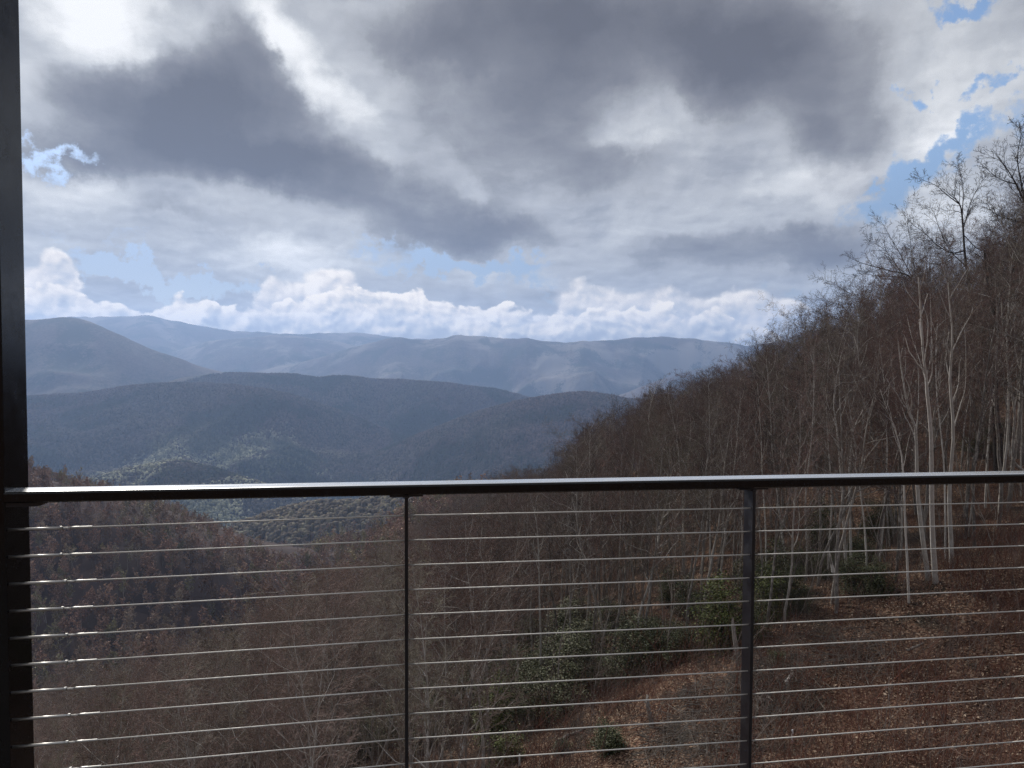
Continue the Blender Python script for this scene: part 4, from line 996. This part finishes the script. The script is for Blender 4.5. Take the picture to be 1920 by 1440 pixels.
def stake(dist, px, pt, pb, w, label, bands):
    b = at(px, pb, dist); top = at(px, pt, dist); b.z = min(b.z, heightS(b.x, b.y)); h = top.z - b.z
    e = empty('survey_stake', b, 0.3); tag(e, label, 'stake')
    for nm, a0, a1, c in bands:
        bm = bmesh.new(); bm_box(bm, (-w / 2, -w / 3, a0 * h + (-0.3 if a0 == 0 else 0.001)), (w / 2, w / 3, a1 * h))
        mt, t, bb = material('stake_' + nm, 0.7, 0.2); bb.inputs['Base Color'].default_value = (*c, 1)
        link(nm, bm_mesh(nm, bm, 0.004, 1), mt, e)
stake(25.0, 1485, 1368, 1421, .052, 'white topped wooden survey stake in the leafy clearing', [('wooden_shaft', 0, .42, (.13, .075, .05)), ('pink_band', .42, .60, (.55, .26, .22)), ('white_top', .60, 1, (.80, .82, .86))])
stake(27.0, 974, 1414, 1452, .06, 'short white capped post at the bottom of the frame', [('wooden_shaft', 0, .6, (.10, .07, .05)), ('white_top', .6, 1, (.5, .5, .5))])
def log(px0, py0, px1, py1, r, label, mat, seed):
    a, b = ground_hit(px0, py0), ground_hit(px1, py1); g = random.Random(seed)
    a.z += r * .7; b.z += r * .7; n = 7; bm = bmesh.new(); rings = []
    d = (b - a); u = d.orthogonal().normalized(); w = d.normalized().cross(u)
    for i in range(n + 1):
        c = a.lerp(b, i / n) + (u * g.gauss(0, .12) + w * g.gauss(0, .12)) * r * 3
        rings.append([bm.verts.new(c - a + (u * math.cos(q) + w * math.sin(q)) * r * g.uniform(.85, 1.1) * (1 - .25 * i / n)) for q in [2 * math.pi * k / 8 for k in range(8)]])
    for A, B in zip(rings, rings[1:]):
        for k in range(8): bm.faces.new((A[k], A[(k + 1) % 8], B[(k + 1) % 8], B[k]))
    bm.faces.new(rings[0][::-1]); bm.faces.new(rings[-1])
    o = link('log', bm_mesh('log', bm), mat); o.location = a; tag(o, label, 'log')
log(1473, 1286, 1486, 1262, .07, 'bright cut end log lying on the brush heap', M_BROKEN, 1)
log(1418, 1322, 1443, 1316, .08, 'short pale log lying beside the right post', M_DEAD, 2)
log(1440, 1262, 1475, 1236, .07, 'grey log slanting up behind the brush heap', M_DEAD, 3)
log(1700, 1222, 1730, 1212, .05, 'thin fallen stick on the leaves right of centre clearing', M_DEAD, 4)
log(1040, 1395, 1098, 1368, .08, 'fallen grey trunk across the leaves near the bottom', M_DEAD, 5)
log(1300, 1248, 1345, 1230, .06, 'dark fallen trunk on the leaves below the grey snag', M_DARKBARK, 6)
# bleached fallen branch
def fallen_branch(px, py, seed, L, label, mat, rz):
    b = ground_hit(px, py); tr = Tree(seed, .006); tr.ck = 1.6
    tr.limb((0, 0, .25), (math.cos(rz), math.sin(rz), .12), L, .035, .012, 0, 9, .22, 0, {1: (6, .2, 35, 70, .2, .4), 2: (4, .2, 30, 60, .3, .5)})
    v, f = tubes(tr.segs[0] + tr.segs[1] + tr.segs[2], 5); o = link('fallen_branch', mesh_np('fallen_branch', v, f, True), mat); o.location = b; tag(o, label, 'branch')
fallen_branch(1292, 1192, 5, 2.6, 'bleached crooked branch lying under the laurels', M_BROKEN, 0.1)
fallen_branch(1470, 1160, 6, 2.0, 'pale dead branch lying at the wood edge right of the post', M_BROKEN, 2.2)
# brush heaps
def brush(px, py, seed, n, rad, hgt, label):
    b = ground_hit(px, py); g = random.Random(seed); segs = []
    for k in range(n):
        a = g.uniform(0, 6.28); rr = rad * math.sqrt(g.random()); x, y = rr * math.cos(a), rr * math.sin(a)
        z = heightS(b.x + x, b.y + y) - b.z + g.random() * hgt * (1 - (rr / rad) ** 2)
        az = g.gauss(0.5, 0.8); d = Vector((math.cos(az), math.sin(az), g.gauss(0.05, .28))).normalized(); L = g.uniform(.5, 2.4); r = g.choice((.005, .007, .010, .018)); p = Vector((x, y, z + .05)) - d * L / 2
        for q in range(3):
            d2 = (d + Vector((g.gauss(0, .1), g.gauss(0, .1), g.gauss(0, .1)))).normalized(); e = p + d2 * L / 3
            segs.append((*p, *e, r * (1 - q * .22), r * (1 - (q + 1) * .22))); p = e
    v, f = tubes(segs, 4); o = link('brush_pile', mesh_np('brush_pile', v, f, True), M_BRUSH); o.location = b; tag(o, label, 'brush pile')
M_BRUSH = bark_mat('brush_sticks', (0.10, 0.088, 0.076), (0.15, 0.132, 0.118), 0.6)
brush(1335, 1345, 1, 520, 2.6, .9, 'large heap of cut grey sticks left of the right post')
brush(1310, 1420, 2, 330, 2.0, .6, 'heap of loose twigs at the bottom left of the right post')
brush(1452, 1290, 3, 340, 1.9, .7, 'heap of grey slash and sticks right of the right post')
brush(1560, 1225, 4, 350, 2.4, .4, 'thin scatter of grey sticks up the clearing')

# ------------------------------------------------------------------ evergreen laurels
def leaf_mat(name, c0, c1, c2):
    mt, t, b = material(name, 0.62, 0.25)
    rnd = t.node('ShaderNodeNewGeometry').outputs['Random Per Island']
    t.put(b.inputs['Base Color'], t.ramp(rnd, [(0, c0), (0.6, c1), (1, c2)])); return mt
M_LAUREL = leaf_mat('laurel_leaves', (0.030, 0.037, 0.016), (0.066, 0.074, 0.032), (0.115, 0.118, 0.058))
M_LIME = leaf_mat('lime_leaves', (0.035, 0.046, 0.012), (0.085, 0.10, 0.024), (0.145, 0.16, 0.05))
M_OLIVE = leaf_mat('olive_leaves', (0.046, 0.051, 0.025), (0.092, 0.097, 0.048), (0.15, 0.15, 0.085))
def shrub_kind(seed, rad, hgt, n, leaf):
    g = np.random.default_rng(seed)
    # clumps spread through a dome, leaves in tufts round each
    nc = max(24, n // 60); cx = g.normal(0, 1, (nc, 3)); cx /= np.linalg.norm(cx, axis=1, keepdims=True); cx *= (g.random((nc, 1)) ** 0.4); cx[:, 2] = np.abs(cx[:, 2])
    c = cx * np.array([rad, rad, hgt]) * g.uniform(.75, 1.15, (nc, 1))
    k = g.integers(0, nc, n); p = c[k] + g.normal(0, .17, (n, 3)) * np.array([1, 1, .75])
    p[:, 2] = np.maximum(p[:, 2], .05)
    d = g.normal(0, 1, (n, 3)); d[:, 2] = g.normal(0.05, .5, n); d /= np.linalg.norm(d, axis=1, keepdims=True)
    up = g.normal(0, .5, (n, 3)); up[:, 2] += 1; s = np.cross(d, up); s /= np.linalg.norm(s, axis=1, keepdims=True)
    L = leaf * g.uniform(.7, 1.3, (n, 1)); w = L * .34
    nn = np.cross(s, d) * L * .10
    v = np.stack([p, p + d * L * .5 + s * w - nn * 0, p + d * L - nn, p + d * L * .5 - s * w], 1).reshape(-1, 3)
    f = np.arange(n * 4).reshape(-1, 4)
    st = [(0, 0, -.2, *(q * .85), .018, .006) for q in c[:: max(1, nc // 22)]]
    sv, sf = tubes(st, 4)
    return mesh_np('foliage', v, f), mesh_np('stems', sv, sf, True)
SHR = [shrub_kind(40 + k, *p) for k, p in enumerate([(1.5, 2.4, 8200, .10), (1.1, 3.0, 7400, .10), (1.9, 1.8, 8800, .095), (0.9, 1.3, 4200, .09)])]
SHM = {}
def shrub(px, py, k, sc, mt, label, group=None, dist=None):
    b = ground_hit(px, py) if dist is None else at(px, py, dist)
    if dist is not None: b.z = heightS(b.x, b.y)
    e = empty('laurel_shrub', b, rf.uniform(0, 6.28)); e.scale = (sc, sc, sc * rf.uniform(.9, 1.15)); tag(e, label, 'shrub', group)
    if (k, mt.name) not in SHM:
        a = SHR[k][0].copy(); a.materials.append(mt); c = SHR[k][1].copy(); c.materials.append(M_DARKBARK); SHM[(k, mt.name)] = (a, c)
    for nm, me in zip(('foliage', 'stems'), SHM[(k, mt.name)]): 
        o = bpy.data.objects.new(nm, me); COL.objects.link(o); o.parent = e
shrub(1352, 1128, 1, 1.22, M_LIME, 'tall lime green laurel catching light just left of the right post', None, 33.8)
shrub(1446, 1085, 0, .95, M_LIME, 'lime tinged laurel just right of the right post', None, 36.5)
shrub(925, 1345, 1, 1.05, M_LIME, 'bright yellow green laurel in the low centre', None, 36)
shrub(948, 1420, 3, 1.0, M_LIME, 'small yellow green laurel at the bottom below the bright one', None, 31)
shrub(1142, 1445, 3, .8, M_LAUREL, 'small round dark laurel alone at the bottom edge', None, 27)
shrub(1056, 1404, 3, .45, M_LAUREL, 'tiny dark evergreen seedling on the leaves', None, 29)
shrub(1455, 1232, 3, .5, M_LAUREL, 'small dark evergreen just right of the post by the slash', None, 30)
shrub(1640, 1155, 0, .7, M_LAUREL, 'round dark laurel standing out at the right end of the laurel bank', None, 35)
for px, py, ds in [(1270, 1140, 37), (1295, 1160, 35), (1235, 1120, 41), (1290, 1095, 43), (1260, 1060, 48), (1320, 1085, 42), (1400, 1180, 34), (1490, 1150, 36), (1560, 1110, 41), (1620, 1080, 43), (1450, 1100, 40), (1500, 1095, 43), (1540, 1080, 46), (1410, 1090, 43), (1600, 1140, 36), (1650, 1060, 46), (1700, 1000, 55), (1830, 960, 55), (1860, 950, 58), (1200, 1190, 36), (1160, 1210, 37), (1180, 1150, 42), (1230, 1180, 36)]:
    shrub(px, py, rf.choice((0, 1, 2)), rf.uniform(.7, 1.1), M_LAUREL, 'dark evergreen laurel in the bank at the foot of the right wood', 'dark laurels at the foot of the wood', ds)
for px, py, ds in [(1120, 1240, 38), (1080, 1260, 38), (1050, 1210, 43), (1110, 1190, 44), (1140, 1150, 50), (1060, 1160, 50), (1010, 1230, 44), (990, 1290, 39), (980, 1180, 50), (940, 1240, 46), (1030, 1300, 36), (960, 1310, 40), (1080, 1110, 58), (1000, 1120, 60), (900, 1210, 55), (860, 1280, 50), (870, 1350, 43), (820, 1330, 50), (700, 1400, 52), (680, 1420, 50), (800, 1410, 42), (750, 1380, 50)]:
    shrub(px, py, rf.choice((0, 1, 2)), rf.uniform(.9, 1.4), M_OLIVE, 'dull olive evergreen shrub under the trees of the middle slope', 'olive understory shrubs', ds)

# ------------------------------------------------------------------ brambles, twiggy undergrowth and fallen leaves
def bramble(seed, n, h, rad, r):
    g = random.Random(seed); segs = []
    for k in range(n):
        a = g.uniform(0, 6.28); q = rad * math.sqrt(g.random()); p = Vector((q * math.cos(a), q * math.sin(a), -.1)); L = h * g.uniform(.5, 1.25)
        d = Vector((g.gauss(0, .28), g.gauss(0, .28), 1)).normalized(); rr = r * g.uniform(.6, 1.3); m = 4
        for j in range(m):
            e = p + d * L / m; segs.append((*p, *e, rr * (1 - j / m * .7), rr * (1 - (j + 1) / m * .7)))
            if j and g.random() < .6:
                t_ = (d + Vector((g.gauss(0, .7), g.gauss(0, .7), g.gauss(.1, .4)))).normalized(); segs.append((*e, *(e + t_ * L * g.uniform(.12, .35)), rr * .5, rr * .25))
            p = e; d = (d + Vector((g.gauss(0, .16), g.gauss(0, .16), -.07))).normalized()
    v, f = tubes(segs, 3); return mesh_np('bramble', v, f, True)
M_BRAM = twig_mat('bramble_stems', [(0, (0.10, 0.042, 0.032)), (.4, (0.15, 0.062, 0.044)), (.6, (0.14, 0.085, 0.066)), (.85, (0.17, 0.14, 0.125)), (1, (0.20, 0.175, 0.16))])
M_UNDER = twig_mat('undergrowth_twigs', [(0, (0.06, 0.045, 0.04)), (.6, (0.10, 0.075, 0.066)), (1, (0.14, 0.12, 0.105))])
BR = [bramble(60 + k, n, h, rd, .0095) for k, (n, h, rd) in enumerate([(22, 1.1, .8), (28, 1.6, 1.0), (18, .8, .7), (12, 2.4, .6)])]
BR.append(bramble(67, 6, 2.3, .7, .0125)); BR.append(bramble(68, 4, 3.0, .8, .014))
UN = [bramble(70 + k, n, h, rd, .006) for k, (n, h, rd) in enumerate([(26, 1.6, .9), (20, 2.6, .8), (30, 1.1, 1.0)])]
bp, up_ = [], []
X, Y = grid_pts(0.62, 17, 58, 0.80, 15); Z = height(X, Y)
for x, y, z in zip(X, Y, Z):
    bx, by = project(x, y, z)
    if not (700 < bx < 2050 and by < 1520): continue
    lc = np.interp(bx, CLEAR_X, CLEAR_Y)
    thick = float(noise2(np.array([x / 4.5]), np.array([y / 4.5]), 77, 3)[0])
    if by > lc - 25 and rf.random() < 0.44 + 0.6 * thick + (0.15 if bx > 1600 else 0): bp.append((x, y, z, rf.uniform(0, 6.28), rf.uniform(.6, 1.2), rf.choice((0, 0, 1, 1, 2, 3, 4, 4, 5))))
X, Y = grid_pts(1.25, 17, 105, 0.80, 16); Z = height(X, Y); vis = visible(X, Y, Z, 1.5)
for x, y, z, ok in zip(X, Y, Z, vis):
    if not ok: continue
    bx, by = project(x, y, z)
    if -60 < bx < 2000 and by < np.interp(bx, CLEAR_X, CLEAR_Y) + rf.expovariate(1 / 38) and rf.random() < .85: up_.append((x, y, z, rf.uniform(0, 6.28), rf.uniform(.7, 1.4), rf.randrange(3)))
print('brambles', len(bp), 'undergrowth', len(up_))
points_mass('brambles', bp, [(m, M_BRAM) for m in BR]); points_mass('undergrowth', up_, [(m, M_UNDER) for m in UN])
def fallen_leaves():
    g = np.random.default_rng(4); n0 = 260000
    d = np.sqrt(g.uniform(17 ** 2, 62 ** 2, n0)); a = g.uniform(R(-8), R(41), n0); x = np.sin(a) * d; y = np.cos(a) * d
    z = grid_look(x, y)[0]; c = CMI
    M = np.array(c); q = np.stack([x, y, z - CAMZ], 1) @ M.T; bx = 960 + F * q[:, 0] / -q[:, 2]; by = 720 - F * q[:, 1] / -q[:, 2]
    m = (bx > 850) & (bx < 1990) & (by < 1500) & (by > np.interp(bx, CLEAR_X, CLEAR_Y) - 70) & (g.random(n0) < .45 + .9 * noise2(x / 2.2, y / 2.2, 91, 3))
    x, y, z = x[m], y[m], z[m]; n = len(x); print('leaves', n)
    s = np.clip(g.lognormal(-3.35, .42, n), .015, .085); ph = g.uniform(0, 6.28, n); tx = g.normal(0, .5, n); ty = g.normal(0, .5, n)
    v = np.zeros((n, 4, 3))
    for k in range(4):
        an = ph + k * math.pi / 2; rr = s * (1.0 if k % 2 == 0 else .62); dx = np.cos(an) * rr; dy = np.sin(an) * rr
        v[:, k] = np.stack([x + dx, y + dy, z + .035 + dx * tx + dy * ty + g.uniform(0, .012, n)], 1)
    mt, t, b = material('dry_leaves', .8, .15); rnd = t.node('ShaderNodeNewGeometry').outputs['Random Per Island']
    t.put(b.inputs['Base Color'], t.ramp(rnd, [(0, (.07, .038, .026)), (.4, (.15, .085, .058)), (.7, (.22, .145, .10)), (.9, (.34, .25, .18)), (1, (.46, .36, .28))]))
    o = link('fallen_leaves', mesh_np('fallen_leaves', v.reshape(-1, 3), np.arange(n * 4).reshape(-1, 4)), mt); tag(o, kind='stuff')
fallen_leaves()
